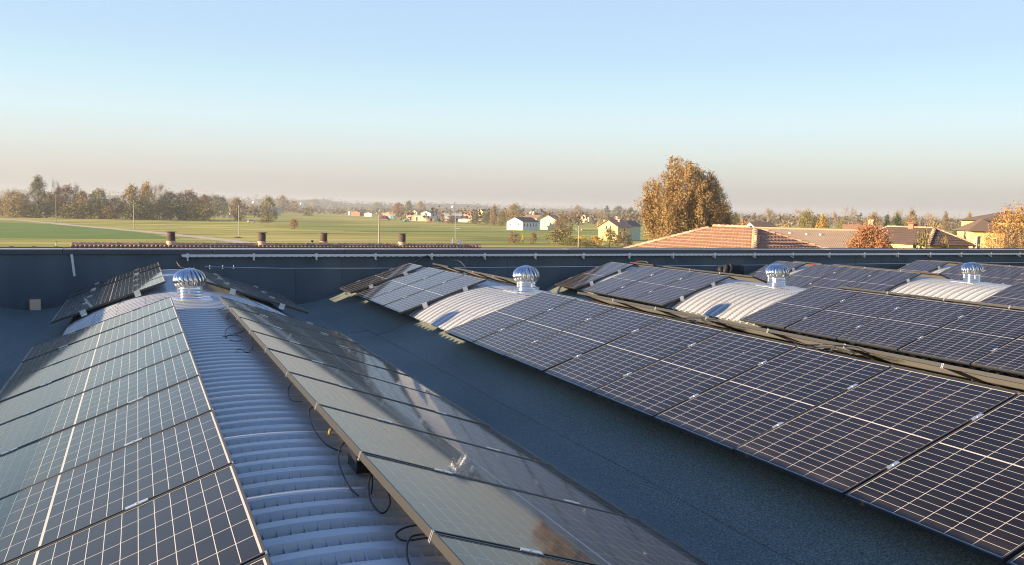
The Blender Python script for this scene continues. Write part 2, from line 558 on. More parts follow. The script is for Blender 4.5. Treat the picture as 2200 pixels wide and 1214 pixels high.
P_FRAME, P_BACK, P_CELL, P_UNDER = panel_meshes()
_m = MB(); _m.box(-0.05, 0.05, -0.016, 0.016, 0.0006, 0.005); _m.box(-0.05, 0.05, -0.006, 0.006, -0.045, 0.0006); _m.lathe([(0.0, 0.010), (0.006, 0.010), (0.006, 0.004)], 6)
P_CLAMP = _m.mesh('clamp', M['alu'])
_m = MB(); _m.box(-0.045, 0.045, -0.012, 0.012, 0.0006, 0.006); _m.box(-0.045, 0.045, 0.010, 0.016, -0.075, 0.006); _m.box(-0.045, 0.045, 0.010, 0.075, -0.080, -0.075)
P_ENDCLAMP = _m.mesh('end_clamp', M['alu'])
_m = MB(); _m.box(-0.018, 0.012, -0.19, 0.19, -0.118, -0.098); _m.box(-0.012, 0.006, -0.185, 0.185, -0.097, -0.092)
P_RAIL = _m.mesh('mounting_rail', M['alu'])
_m = MB(); _m.box(-0.004, 0.003, -0.011, -0.003, -0.045, 0.002); _m.box(-0.004, 0.003, 0.003, 0.011, -0.045, 0.002)
P_CLIP = _m.mesh('joint_clip', M['alu'])


def panel(side, xu, zu, tilt, yc, label, first, last, vault):
    """side -1: slope faces the sun, upper edge on its right; +1: faces away. xu, zu: upper edge; yc: centre along the vault"""
    t = R_(tilt + random.uniform(-0.22, 0.22))
    c, s = math.cos(t), math.sin(t)
    zu += random.uniform(-0.002, 0.002)
    if side < 0:
        ax, ay, az = (c, 0, s), (0, 1, 0), (-s, 0, c)
        org = (xu - PL * c, yc, Z(zu) - PL * s)
    else:
        ax, ay, az = (-c, 0, s), (0, -1, 0), (s, 0, c)
        org = (xu + PL * c, yc, Z(zu) - PL * s)
    o = obj('solar_panel', None)
    o.matrix_world = Matrix(((ax[0], ay[0], az[0], org[0]), (ax[1], ay[1], az[1], org[1]), (ax[2], ay[2], az[2], org[2]), (0, 0, 0, 1)))
    tag(o, label, 'solar panel', 'solar panels on the vaults')
    obj('frame', P_FRAME, o); obj('backsheet', P_BACK, o); obj('underside', P_UNDER, o)
    cc = obj('solar_cells', P_CELL, o); cc['kind'] = 'stuff'
    # clamps sit on the far joint (towards +Y); the nearest panel of a row also holds an end clamp
    far = 1 if side < 0 else -1
    for fx in (0.27, 0.74):
        if first:
            k = obj('end_clamp', P_ENDCLAMP, o, (PL * fx + random.uniform(-0.01, 0.01), far * (PW / 2), 0), (0, 0, 0 if far > 0 else math.pi))
        else:
            k = obj('clamp', P_CLAMP, o, (PL * fx + random.uniform(-0.015, 0.015), far * (PP / 2), 0))
        if last:
            obj('end_clamp', P_ENDCLAMP, o, (PL * fx + random.uniform(-0.01, 0.01), -far * (PW / 2), 0), (0, 0, math.pi if far > 0 else 0))
    if side < 0 and vault > 1:
        obj('mounting_rail', P_RAIL, o, (PL + 0.035, far * (PP / 2) * (0.8 if first else 1), 0))
    for fx in (0.3, 0.72):
        obj('mounting_rail', P_RAIL, o, (PL * fx, far * (PP / 2) * (0.8 if first else 1), 0.04))
    if not first:
        obj('joint_clip', P_CLIP, o, (PL, far * (PP / 2), 0))
    return o


VN = {1: 'nearest', 2: 'second', 3: 'third', 4: 'fourth', 5: 'fifth', 6: 'sixth'}
def row(side, vault, xu, zu, tilt, ystart, n, where):
    for k in range(n):
        sl = 'left' if side < 0 else 'right'
        if where == 'front':
            lab = f'{ORD[k + 1]} solar panel in front of the vent, {sl} slope of {VN[vault]} vault'
        elif where == 'behind':
            lab = f'{ORD[n - k]} solar panel behind the vent, {sl} slope of {VN[vault]} vault'
        else:
            lab = f'single solar panel nearest the parapet, {sl} slope of {VN[vault]} vault'
        panel(side, xu, zu, tilt, ystart - PP * (k + 0.5), lab, k == 0, k == n - 1, vault)


NFRONT = {1: 10, 2: 10, 3: 6, 4: 2, 5: 0, 6: 0}
for i in range(1, 7):
    if i == 1:
        w = (0.396, -1.197, 20.4); e = (1.015, -1.214, 18.65); ow, oe = 12.245, 12.28
    else:
        w = (CX[i] - 0.31, -1.246, 19.15); e = (CX[i] + 0.31, -1.258, 19.15); ow, oe = 12.31, 12.33
    if NFRONT[i]:
        row(-1, i, *w, ow, NFRONT[i], 'front'); row(1, i, *e, oe, NFRONT[i], 'front')
    if i <= 5:
        row(-1, i, *w, 18.21, 3, 'behind'); row(1, i, *e, 18.23, 3, 'behind')
    row(-1, i, *w, 19.73, 1, 'single')
    if i > 1:
        row(1, i, *e, 19.80, 1, 'single')

# ------------------------------------------------------------------ turbine vents
def vent_meshes():
    nb = 20
    r0 = 0.228
    def dome(t):                            # t 0 bottom .. 1 top -> radius, z: a bulb, widest low down
        z = 0.262 * t
        if z < 0.095:
            r = r0 * math.sqrt(max(0.0, 1 - 0.30 * ((0.095 - z) / 0.095) ** 2))
        else:
            r = r0 * max(0.0, 1 - ((z - 0.095) / 0.170) ** 2.1) ** 0.5
        return max(r, 0.014), z
    bl = MB(); n = 18
    for i in range(n + 1):
        t = 1 - (1 - i / n) ** 1.35
        r, z = dome(t)
        tw = 0.30 * (1 - t) ** 1.2
        w = 2 * math.pi / nb
        for q, (da, dr) in enumerate(((0.0, 0.004), (0.28 * w, 0.007), (0.55 * w, 0.0), (0.82 * w, -0.026))):
            rr = max(r + dr * (r / r0), 0.008)
            bl.v.append((rr * math.cos(da + tw), rr * math.sin(da + tw), z))
    for i in range(n):
        for q in range(3):
            a = i * 4 + q
            bl.f.append((a, a + 1, a + 5, a + 4))
    blade = bl.mesh('blade', M['chrome'], True)
    cap = MB(); cap.lathe([(0.0, 0.278), (0.010, 0.278), (0.010, 0.268), (0.035, 0.266), (0.055, 0.262), (0.07, 0.252)], 24)
    ring = MB(); ring.lathe([(0.165, 0.012), (0.192, 0.006), (0.194, -0.002), (0.190, -0.010), (0.168, -0.012)], 32)
    duct = MB(); duct.lathe([(0.164, -0.012), (0.164, -0.042), (0.169, -0.045), (0.169, -0.051), (0.164, -0.054), (0.164, -0.085), (0.170, -0.088), (0.170, -0.096), (0.164, -0.099), (0.164, -0.130), (0.170, -0.133), (0.170, -0.140), (0.165, -0.143), (0.166, -0.172), (0.20, -0.188)], 36)
    pl = MB(); pl.box(-0.30, 0.30, -0.27, 0.27, -0.190, -0.182); pl.box(-0.30, 0.30, -0.275, -0.255, -0.21, -0.181); pl.box(-0.31, 0.31, 0.255, 0.275, -0.21, -0.181)
    br = MB(); br.box(0.152, 0.180, -0.014, 0.014, -0.10, -0.004)
    core = MB(); core.lathe([(0.135, 0.0), (0.150, 0.06), (0.135, 0.14), (0.09, 0.20), (0.03, 0.235)], 20)
    return nb, core.mesh('core', M['galv'], True), blade, cap.mesh('cap', M['chrome'], True), ring.mesh('ring', M['chrome'], True), duct.mesh('duct', M['chrome'], True), pl.mesh('base_plate', M['galv']), br.mesh('bracket', M['galv'])


NB, V_CORE, V_BLADE, V_CAP, V_RING, V_DUCT, V_PLATE, V_BR = vent_meshes()
VLAB = {1: 'polished turbine vent on the nearest vault between the two open panel rows', 2: 'polished turbine vent on the second vault, beside bare lit metal',
        3: 'polished turbine vent on the third vault, in front of the terracotta roof side', 4: 'rightmost polished turbine vent, on the fourth vault'}
for i in range(1, 5):
    t = thing('turbine_vent', VLAB[i], 'roof vent', (CX[i], 13.66, Z(CROWN + 0.215)), 0.4 * i, 'turbine vents along the vault crowns')
    for k in range(NB):
        obj('blade', V_BLADE, t, None, (0, 0, 2 * math.pi * k / NB))
    obj('core', V_CORE, t); obj('cap', V_CAP, t); obj('ring', V_RING, t); obj('duct', V_DUCT, t)
    for q in (0.9, 2.6, 4.2, 5.6): obj('bracket', V_BR, t, None, (0, 0, q))
    obj('base_plate', V_PLATE, t, None, (0, 0, -0.4 * i))

# ------------------------------------------------------------------ cable tray, lifeline and other things on the parapet
tray = thing('cable_tray', 'long galvanised cable tray on brackets along the parapet wall', 'cable tray', (0.9, Y_WALL - 0.10, Z(-1.10)))
x = 0.0
while x < 42:
    m = MB()
    m.box(x, x + 2.995, -0.03, 0.03, -0.012, 0.016)
    m.box(x, x + 2.995, -0.034, -0.030, -0.030, 0.022)
    q = x + 0.02
    while q < x + 2.95:
        m.box(q, q + 0.11, -0.036, -0.028, -0.040, -0.032); q += 0.16
    m.build('tray_length', M['galv'], tray); x += 3.0
x = 0.12
while x < 42:
    m = MB()
    m.box(x - 0.02, x + 0.02, -0.04, 0.10, -0.055, -0.045); m.box(x - 0.022, x + 0.022, -0.042, -0.036, -0.06, 0.045); m.box(x - 0.018, x + 0.018, -0.05, -0.02, -0.115, -0.088)
    m.box(x - 0.012, x + 0.012, -0.03, 0.09, -0.09, -0.056)
    m.build('bracket', M['galv'], tray); x += 1.42

ll = thing('lifeline_cable', 'thin steel lifeline wire stretched in front of the parapet wall', 'wire', (0, 20.0, Z(-1.39)))
m = MB(); m.tube([(1.35, 0, 0.065), (3, 0, 0.02), (6, 0, 0.0), (12, 0, 0.0), (22, 0, 0.01), (40, 0, 0.02)], 0.006, 5); m.build('wire', M['galv'], ll)
for x in (1.45, 1.72, 1.95):
    m = MB(); m.tube([(x, 0, 0.03), (x, 0, 0.085)], 0.006, 6); m.box(x - 0.015, x + 0.015, -0.015, 0.015, 0.02, 0.03); m.tube([(x, 0, 0.085), (x, 0, 0.10)], 0.010, 6); m.build('eyebolt', M['galv'], ll)

db = thing('overflow_drain', 'tan overflow box low on the parapet at the left valley', 'drain box', (-1.985, Y_WALL - 0.14, Z(-2.115)))
m = MB(); m.box(-0.095, 0.105, -0.012, 0.12, -0.10, 0.095); m.build('body', M['tan_box'], db)
m = MB(); m.box(-0.112, -0.097, -0.01, 0.12, -0.095, 0.09); m.build('side_flap', M['rust'], db)
m = MB(); m.box(-0.09, 0.11, -0.016, 0.12, -0.122, -0.102); m.build('outlet_lip', M['galv'], db)
fl = MB(); fl.box(-0.30, 0.34, 0.125, 0.137, -0.2, 0.17); fl.box(-0.24, 0.28, 0.125, 0.137, 0.17, 0.20); fl.build('felt_flashing', M['felt_wall'], db)

ms = MB(); ms.box(-0.024, 0.024, -0.012, 0, -0.235, 0.235); ms.box(-0.026, 0.026, -0.016, -0.012, 0.17, 0.236)
o = ms.build('metal_strip', M['galv']); o.location = (-1.265, Y_WALL - 0.006, Z(-1.31)); o.rotation_euler = (0, R_(-5.5), 0)
tag(o, 'short shiny metal strip fixed upright on the left part of the parapet', 'metal strip')

# a quilted dark bundle at the far end of the third vault
bd = thing('quilted_bundle', 'black quilted bundle of two rounded rolls before the parapet wall', 'bundle', (15.35, 19.85, Z(-1.72)))
for q, (px_, py_, hh, rr, ln) in enumerate(((-0.34, 0.02, 0.34, 0.085, -0.10), (-0.24, -0.06, 0.39, 0.09, -0.04), (-0.13, -0.08, 0.41, 0.095, 0.06), (-0.02, -0.04, 0.37, 0.09, 0.12), (0.10, -0.05, 0.35, 0.085, -0.06), (0.19, -0.08, 0.38, 0.09, 0.0), (0.29, -0.04, 0.35, 0.085, 0.08), (-0.18, 0.08, 0.38, 0.10, 0.0), (0.16, 0.08, 0.36, 0.10, 0.0))):
    m = MB(); m.lathe([(max(0.004, rr * math.sin(math.pi * i / 16) ** 0.45), hh * i / 16) for i in range(17)], 16)
    m.v = [(x + px_ + ln * z + 0.02 * math.sin(z * 20 + q), y + py_, z) for x, y, z in m.v]
    m.build('fold', M['quilt'], bd, True)

# ------------------------------------------------------------------ loose cables in the open gaps
def arch(dx):
    return CROWN + math.sqrt(RAD ** 2 - dx ** 2) - RAD
def cable(name, label, pts, r=0.0042, m=None, group='loose cables on the vaults'):
    """pts as (x, y, height above the sheet crests), on vault 1 unless given as absolute with 4 entries"""
    P = []
    for p in pts:
        i = 1 if len(p) < 4 else p[3]
        P.append((p[0], p[1], Z(arch(p[0] - CX[i]) + 0.032 + p[2])))
    k = MB(); k.tube(catmull(P, 8), r, 6)
    o = k.build(name, m or M['cable'], None, True)
    tag(o, label, 'cable', group)
    return o
cable('cable', 'cable loop coiled flat on the shaded ribs left of the right row', [(1.06, 9.75, 0.05), (0.99, 9.72, 0.02), (0.88, 9.62, 0.006), (0.83, 9.42, 0.006), (0.87, 9.22, 0.006), (0.95, 9.20, 0.006), (1.0, 9.38, 0.008), (0.97, 9.58, 0.012), (0.90, 9.50, 0.02), (0.80, 9.46, 0.008)])
cable('cable', 'long arched cable with pale connector ending in a hook on the ribs', [(0.84, 9.40, 0.006), (0.86, 9.75, 0.03), (0.94, 9.95, 0.06), (1.03, 9.75, 0.10), (1.06, 9.30, 0.11), (1.05, 8.95, 0.05), (1.02, 8.72, 0.01), (0.97, 8.50, 0.006), (0.93, 8.46, 0.006), (0.90, 8.6, 0.01), (0.86, 8.58, 0.008), (0.84, 8.38, 0.006)])
cable('cable', 'short cable end with plug lying before the vent, right of the dark tape', [(1.03, 11.9, 0.05), (0.97, 12.0, 0.015), (0.90, 11.98, 0.008), (0.84, 11.85, 0.006)])
cable('cable', 'tiny cable eyelet under the third panel joint of the right row', [(1.04, 11.2, 0.06), (1.0, 11.25, 0.01), (0.985, 11.05, 0.006), (1.03, 10.98, 0.05)])
cable('cable', 'small cable bow beneath the sixth panel joint of the right row', [(1.05, 6.45, 0.12), (1.0, 6.4, 0.05), (0.985, 6.15, 0.03), (1.03, 6.0, 0.05)])
cable('cable', 'upper of two big cable bows beside the black junction box', [(1.06, 5.6, 0.12), (0.99, 5.5, 0.09), (0.965, 5.2, 0.05), (0.99, 4.95, 0.02), (1.05, 4.83, 0.01)])
cable('cable', 'lower of two big cable bows beside the black junction box', [(1.07, 4.62, 0.13), (1.0, 4.58, 0.11), (0.945, 4.4, 0.07), (0.94, 4.15, 0.02), (0.96, 4.02, 0.006)])
cable('cable', 'small dark cable drop just below the black junction box', [(1.075, 4.25, 0.09), (1.06, 4.15, 0.05), (1.03, 4.05, 0.006)])
cable('cable', 'pinched cable loop hanging from the right row below the junction box', [(1.06, 4.12, 0.10), (1.01, 4.02, 0.08), (0.975, 3.85, 0.04), (0.995, 3.72, 0.02), (1.05, 3.78, 0.05), (1.075, 3.98, 0.10)])
cable('cable', 'flat cable loop between the pinched loop and the largest bow', [(1.08, 3.42, 0.07), (1.02, 3.44, 0.05), (0.975, 3.42, 0.03), (0.99, 3.36, 0.025), (1.05, 3.33, 0.04), (1.09, 3.3, 0.06)])
cable('cable', 'largest black cable bow at the bottom end of the open gap', [(1.07, 3.22, 0.10), (0.98, 3.22, 0.09), (0.93, 3.10, 0.06), (0.93, 2.95, 0.03), (0.98, 2.78, 0.012), (1.05, 2.62, 0.008), (1.12, 2.5, 0.006)])
cable('cable', 'thin cable lying across the bare metal left of the nearest vent', [(-0.20, 14.72, 0.05), (-0.28, 14.5, 0.01), (-0.42, 14.1, 0.006), (-0.55, 13.5, 0.006), (-0.60, 13.1, 0.006), (-0.52, 12.85, 0.006), (-0.40, 12.7, 0.006)])
cable('cable', 'thin cable crossing the bare metal right of the nearest vent', [(1.55, 14.7, 0.05), (1.85, 14.0, 0.01), (2.05, 13.6, 0.006), (2.05, 13.2, 0.006), (1.9, 12.9, 0.006)])
cable('cable', 'cable crossing the bare crown before the vent of the second vault', [(5.75, 14.72, 0.06, 2), (5.9, 14.3, 0.01, 2), (6.02, 13.9, 0.006, 2), (5.85, 13.4, 0.006, 2), (5.95, 13.0, 0.006, 2), (6.1, 12.7, 0.006, 2)])
cable('cable', 'cable crossing the bare crown before the vent of the third vault', [(11.2, 14.72, 0.06, 3), (11.35, 14.3, 0.01, 3), (11.45, 13.6, 0.006, 3), (11.4, 13.0, 0.006, 3)])
for q, (yy, vi, lab) in enumerate(((6.6, 2, 'tangled cable bundle in the gap of the second vault, nearest to the camera'), (8.9, 2, 'tangled cable bundle in the gap of the second vault, below lit metal'), (10.6, 3, 'cable bundle in the gap of the third vault'))):
    x0 = CX[vi] + 0.12
    t = thing('cable_bundle', lab, 'cable', (0, 0, 0), 0, 'cable bundles in the ridge gaps')
    for c_ in range(4):
        pts = []
        for a in range(9):
            th = a / 8 * (3.3 + c_)
            pts.append((x0 + 0.07 * math.cos(th + c_) + random.uniform(-.03, .03), yy + 0.10 * (a - 4) * (0.6 + 0.2 * c_) + 0.06 * math.sin(th * 2), Z(arch(x0 - CX[vi]) + 0.05 + 0.02 * c_ + 0.03 * (1 + math.sin(th)))))
        k = MB(); k.tube(catmull(pts, 5), 0.0045, 5); k.build('cable', M['cable'], t, True)
    k = MB()
    for c_ in range(5):
        k.tube([(x0 + random.uniform(-.05, .05), yy + random.uniform(-.15, .15), Z(arch(x0 - CX[vi]) + 0.06)), (x0 + random.uniform(-.05, .05), yy + random.uniform(-.15, .15), Z(arch(x0 - CX[vi]) + 0.10))], 0.011, 6)
    k.build('connector', M['black'], t)
o = cable('cable', 'bright red cable loop at the far end of the third vault', [(11.42, 18.62, 0.18, 3), (11.52, 18.55, 0.21, 3), (11.64, 18.47, 0.20, 3), (11.66, 18.40, 0.17, 3)], 0.008, M['redcable'])
o = cable('cable', 'faded red cable at the far end of the fourth vault', [(16.9, 18.52, 0.10, 4), (17.1, 18.42, 0.10, 4), (17.3, 18.36, 0.08, 4)], 0.008, M['redcable'])
jb = MB(); jb.box(-0.05, 0.06, -0.10, 0.10, -0.055, 0.055)
o = jb.build('junction_box', M['black']); o.location = (1.075, 4.44, Z(-1.315)); tag(o, 'black junction box hanging under the upper edge of the right row', 'junction box')
dt = MB(); dt.box(-0.06, 0.06, -0.10, 0.10, 0, 0.004)
o = dt.build('tape_patch', M['black']); o.location = (0.50, 12.1, Z(arch(0.2) + 0.034)); tag(o, 'small black patch of tape on the ribs just before the nearest vent', 'tape patch')
k = MB(); k.tube([(1.028, 5.02, Z(-1.30)), (1.0, 4.93, Z(-1.315))], 0.009, 6)
o = k.build('yellow_plug', M['brass']); tag(o, 'small yellow cable plug hanging above the black junction box', 'plug')
# conduits that run from the tray to the vaults
k = MB(); k.tube(catmull([(0.93, Y_WALL - 0.11, Z(-1.13)), (0.80, Y_WALL - 0.14, Z(-1.22)), (0.86, Y_WALL - 0.25, Z(-1.34)), (0.98, Y_WALL - 0.5, Z(-1.37))], 8), 0.012, 6)
o = k.build('conduit', M['cable'], None, True); tag(o, 'black conduit drooping from the left end of the cable tray', 'conduit')
k = MB(); k.tube(catmull([(6.60, Y_WALL - 0.12, Z(-1.12)), (6.35, Y_WALL - 0.25, Z(-1.2)), (6.05, Y_WALL - 0.6, Z(-1.33)), (5.95, Y_WALL - 0.85, Z(-1.36))], 8), 0.02, 6)
o = k.build('conduit', M['cable'], None, True); tag(o, 'black conduit slanting from the tray down to the second vault', 'conduit')
k = MB(); k.tube(catmull([(7.1, Y_WALL - 0.12, Z(-1.10)), (7.12, Y_WALL - 0.14, Z(-1.22)), (7.35, Y_WALL - 0.3, Z(-1.24)), (7.45, Y_WALL - 0.5, Z(-1.38))], 8), 0.006, 6)
o = k.build('conduit', M['frame'], None, True); tag(o, 'thin grey flexible conduit curling below the tray at the second vault', 'conduit')


# ------------------------------------------------------------------ placing far things: image column -> bearing, depth -> distance
def vh(u):                                  # row of the horizon at column u of the 2200 px frame
    return 434.26 + (u - 2.1) * 42.27 / 2201.4
def at(u, depth, v=None):
    """world x, y of a point seen in column u whose depth along the view axis is given"""
    v = vh(u) if v is None else v
    d = FWD * FPX + RGT * (u - 1100) - UPV * (v - 607)
    p = d * (depth / FPX)
    return Vector((p.x, p.y, p.z + CZ))
def depth_of(u, vb):
    return CZ * FPX / (vb - vh(u))
def on_ground(u, v, z=0.0):
    d = FWD * FPX + RGT * (u - 1100) - UPV * (v - 607)
    k = (z - CZ) / d.z
    return Vector((d.x * k, d.y * k, z))
def axes(u):
    """unit vectors on the ground: away from and to the right of the viewer at column u"""
    p = at(u, 100.0)
    n = Vector((p.x, p.y, 0)).normalized()
    return n, Vector((n.y, -n.x, 0))

# ------------------------------------------------------------------ ground
M['meadow'] = mat_mix('meadow_grass', [(0.17, 0.195, 0.020), (0.35, 0.325, 0.042), (0.53, 0.42, 0.085), (0.68, 0.53, 0.17)], 0.035, (0.40, 1.7, 1), contrast=(0.37, 0.66), detail=14, second=(0.012, 0.45, (0.35, 1.6, 1)))
M['crop'] = mat_mix('winter_crop', [(0.085, 0.155, 0.014), (0.145, 0.23, 0.022), (0.20, 0.28, 0.035)], 0.12, (0.3, 1.5, 1), contrast=(0.3, 0.7))
M['lush'] = mat_mix('lush_grass', [(0.15, 0.20, 0.022), (0.30, 0.31, 0.040), (0.46, 0.41, 0.08)], 0.05, (0.3, 1.5, 1), contrast=(0.3, 0.7))
M['track'] = mat_mix('dirt_track', [(0.50, 0.41, 0.27), (0.72, 0.59, 0.42)], 0.4, contrast=(0.3, 0.7))
M['ditch'] = mat_mix('ditch_growth_and_shade', [(0.02, 0.025, 0.01), (0.05, 0.05, 0.02)], 0.5, contrast=(0.3, 0.7))  # dark ditch plants; also the painted shade strip below the treeline
m = MB(); m.quad((-3500, -600, 0), (6500, -600, 0), (6500, 6000, 0), (-3500, 6000, 0)); struct(m.build('ground', M['meadow']), 'wide flat meadow reaching to the wooded hills')
def sheet_from(name, px, z, mt, label):
    m = MB(); m.poly([on_ground(u, v, z) for u, v in px]); return struct(m.build(name, mt), label)
sheet_from('crop_field', [(-160, 476), (0, 477.3), (60, 478.5), (180, 487), (300, 499), (390, 513.5), (180, 512.3), (0, 511.5), (-160, 511)], 0.03, M['crop'], 'bright green crop field at the left')
sheet_from('grass_strip', [(640, 480), (900, 486), (1085, 489), (1300, 496), (1300, 505), (1080, 506), (820, 500), (700, 494), (560, 487)], 0.02, M['lush'], 'greener grass strip across the meadow')
def strip(name, px, wid, z, mt, label):
    c = [on_ground(u, v, z) for u, v in px]
    c = catmull(c, 6)
    m = MB(); prev = None
    for i, p in enumerate(c):
        d = (c[min(i + 1, len(c) - 1)] - c[max(i - 1, 0)]); d.z = 0; d.normalize()
        s = Vector((-d.y, d.x, 0)) * wid * (1 + 0.12 * math.sin(i * 1.9)) / 2
        cur = (p + s, p - s)
        if prev: m.quad(prev[0], prev[1], cur[1], cur[0])
        prev = cur
    return struct(m.build(name, mt), label)
strip('track', [(-160, 461), (0, 470), (110, 479), (156, 484), (300, 496.5), (355, 502), (441, 511), (550, 524), (640, 535), (760, 552)], 5.2, 0.05, M['track'], 'pale dirt track running across the fields')
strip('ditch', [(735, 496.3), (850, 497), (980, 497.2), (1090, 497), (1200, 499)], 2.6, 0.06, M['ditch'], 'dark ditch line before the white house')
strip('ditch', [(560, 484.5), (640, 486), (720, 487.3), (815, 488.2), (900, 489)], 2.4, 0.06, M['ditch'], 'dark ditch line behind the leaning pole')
strip('ditch', [(-100, 466), (0, 466.5), (150, 469.5), (330, 472.5), (480, 476), (560, 477)], 5.0, 0.06, M['ditch'], 'dark strip painted as shade along the field edge below the treeline')  # no ditch here: treeline shade painted as a dark ground strip
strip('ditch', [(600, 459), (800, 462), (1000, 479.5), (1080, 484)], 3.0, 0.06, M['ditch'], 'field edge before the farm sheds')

# hills at the back
hp = [(-700, 27), (-300, 29), (0, 28), (150, 23), (300, 25), (480, 19), (560, 22), (650, 18), (800, 13), (950, 15), (1100, 11), (1300, 9), (1500, 5), (1700, 2), (2000, 1), (2600, 2), (3000, 2)]
def hill_px(u):
    for (a, ha), (b, hb) in zip(hp[:-1], hp[1:]):
        if a <= u <= b:
            t = (u - a) / (b - a); t = t * t * (3 - 2 * t)
            return ha + (hb - ha) * t
    return 2
M['hill'] = mat_mix('wooded_hill', [(0.05, 0.05, 0.022), (0.10, 0.085, 0.04), (0.15, 0.13, 0.07)], 0.012, contrast=(0.3, 0.7))
m = MB(); us = list(range(-680, 2980, 20)); rowsd = [2500, 2900, 3300, 3600, 4000, 4600]
prof = [0.0, 0.35, 0.75, 1.0, 0.8, -0.5]
for d, k in zip(rowsd, prof):
    for u in us:
        p = at(u, d)
        h = (hill_px(u) * 3600 / FPX + CZ) * k * (0.9 + 0.12 * math.sin(u * 0.021 + d) + 0.08 * math.sin(u * 0.057))
        m.v.append((p.x, p.y, max(h, -3) if k > 0 else -8))
nu = len(us)
m.f = [(r * nu + c, r * nu + c + 1, (r + 1) * nu + c + 1, (r + 1) * nu + c) for r in range(len(rowsd) - 1) for c in range(nu - 1)]
struct(m.build('hills', M['hill'], None, True), 'low hazy wooded hills along the horizon')

# ------------------------------------------------------------------ trees
def leafmat(name, col, isl=0.35):
    m = mat(name, col, rough=0.75, island=isl, objrand=0.12, spec=0.25)
    return m
LEAF = {
    'gold': leafmat('golden_brown_leaves', (0.315, 0.205, 0.082), 0.24), 'olive': leafmat('olive_leaves', (0.22, 0.185, 0.06)), 'rust': leafmat('rusty_leaves', (0.315, 0.165, 0.075)),
    'green': leafmat('dark_green_leaves', (0.115, 0.120, 0.050)), 'sage': leafmat('grey_green_leaves', (0.20, 0.185, 0.090)), 'yellow': leafmat('yellow_leaves', (0.48, 0.30, 0.055)),
    'tan': leafmat('tan_leaves', (0.34, 0.24, 0.095)), 'brown': leafmat('dull_brown_leaves', (0.25, 0.175, 0.085)), 'pale': leafmat('pale_twigs', (0.30, 0.22, 0.145)),
    'orange': leafmat('orange_leaves', (0.42, 0.235, 0.080), 0.28), 'red': leafmat('russet_leaves', (0.31, 0.15, 0.07), 0.28), 'cedar': leafmat('cedar_needles', (0.060, 0.080, 0.042)), 'lemon': leafmat('lemon_leaves', (0.60, 0.46, 0.06)),
}
M['bark'] = mat('bark', (0.085, 0.065, 0.048), rough=0.9, noise=(8, 0.3))

def leaves(centres, radii, per, size, seed, squash=1.0, vert=0.0):
    g = np.random.default_rng(seed)
    n = len(centres) * per
    c = np.repeat(np.asarray(centres, float), per, 0)
    r = np.repeat(np.asarray(radii, float), per)[:, None]
    off = g.normal(size=(n, 3)) * np.array([0.55, 0.55, 0.55 * squash])
    p = c + off * r
    a = g.normal(size=(n, 3)); a[:, 2] += vert * np.sign(a[:, 2]); a /= np.linalg.norm(a, axis=1)[:, None]
    b = g.normal(size=(n, 3)); b -= (b * a).sum(1)[:, None] * a; b /= np.linalg.norm(b, axis=1)[:, None]
    s = size * g.uniform(0.6, 1.3, (n, 1))
    a *= s; b *= s * 0.62
    v = np.stack([p - a - 0.3 * b, p + b, p + a + 0.2 * b, p - b], 1).reshape(-1, 3)
    return v, n
def leaf_mesh(name, v, n):
    m = bpy.data.meshes.new(name)
    m.vertices.add(len(v)); m.vertices.foreach_set('co', v.astype(np.float32).ravel())
    m.loops.add(4 * n); m.loops.foreach_set('vertex_index', np.arange(4 * n, dtype=np.int32))
    m.polygons.add(n); m.polygons.foreach_set('loop_start', np.arange(0, 4 * n, 4, dtype=np.int32)); m.polygons.foreach_set('loop_total', np.full(n, 4, np.int32))
    m.update(calc_edges=True)
    m.materials.append(LEAF['olive'])
    return m
def envelope(kind, z):
    if kind == 'round': return 0.5 * max(0.0, math.sin(math.pi * min(1, max(0, (z - 0.06) / 0.94)) ** 0.8)) ** 0.5
    if kind == 'tall': return 0.5 * max(0.0, math.sin(math.pi * min(1, max(0, (z - 0.02) / 0.98)) ** 0.6)) ** 0.7
    if kind == 'cone': return 0.5 * (1 - z) ** 0.75 * (1 if z > 0.06 else z / 0.06)
    if kind == 'bush': return 0.5 * (1 - z ** 2.2) ** 0.5
    if kind == 'egg': return 0.5 * max(0.0, math.sin(math.pi * min(1, (z * 0.96 + 0.04)) ** 0.62)) ** 0.62
    return 0.4
def crown(kind, nclump, per, size, seed, rc=0.11, hollow=0.55, z0=0.0, squash=1.0):
    g = np.random.default_rng(seed); C, Rr = [], []
    ph = g.uniform(0, 6.28, 4)
    while len(C) < nclump:
        z = g.uniform(z0, 1.0)
        e = envelope(kind, z)
        if e < 0.03: continue
        th = g.uniform(0, 2 * math.pi)
        lump = 1 + 0.16 * math.sin(3 * th + ph[0] + 5 * z) + 0.13 * math.sin(5 * th + ph[1] - 8 * z)
        rr = e * lump * (hollow + (1 - hollow) * g.random() ** 0.5) * (1 if g.random() < 0.8 else g.random())
        if g.random() < 0.10: continue
        rad = rc * g.uniform(0.55, 1.25)
        C.append((rr * math.cos(th) * (1 - rad * 0.5), rr * math.sin(th) * (1 - rad * 0.5), max(0.02, z - rad * 0.4))); Rr.append(rad)
    v, n = leaves(C, Rr, per, size, seed + 1, squash)
    return leaf_mesh('crown', v, n), C
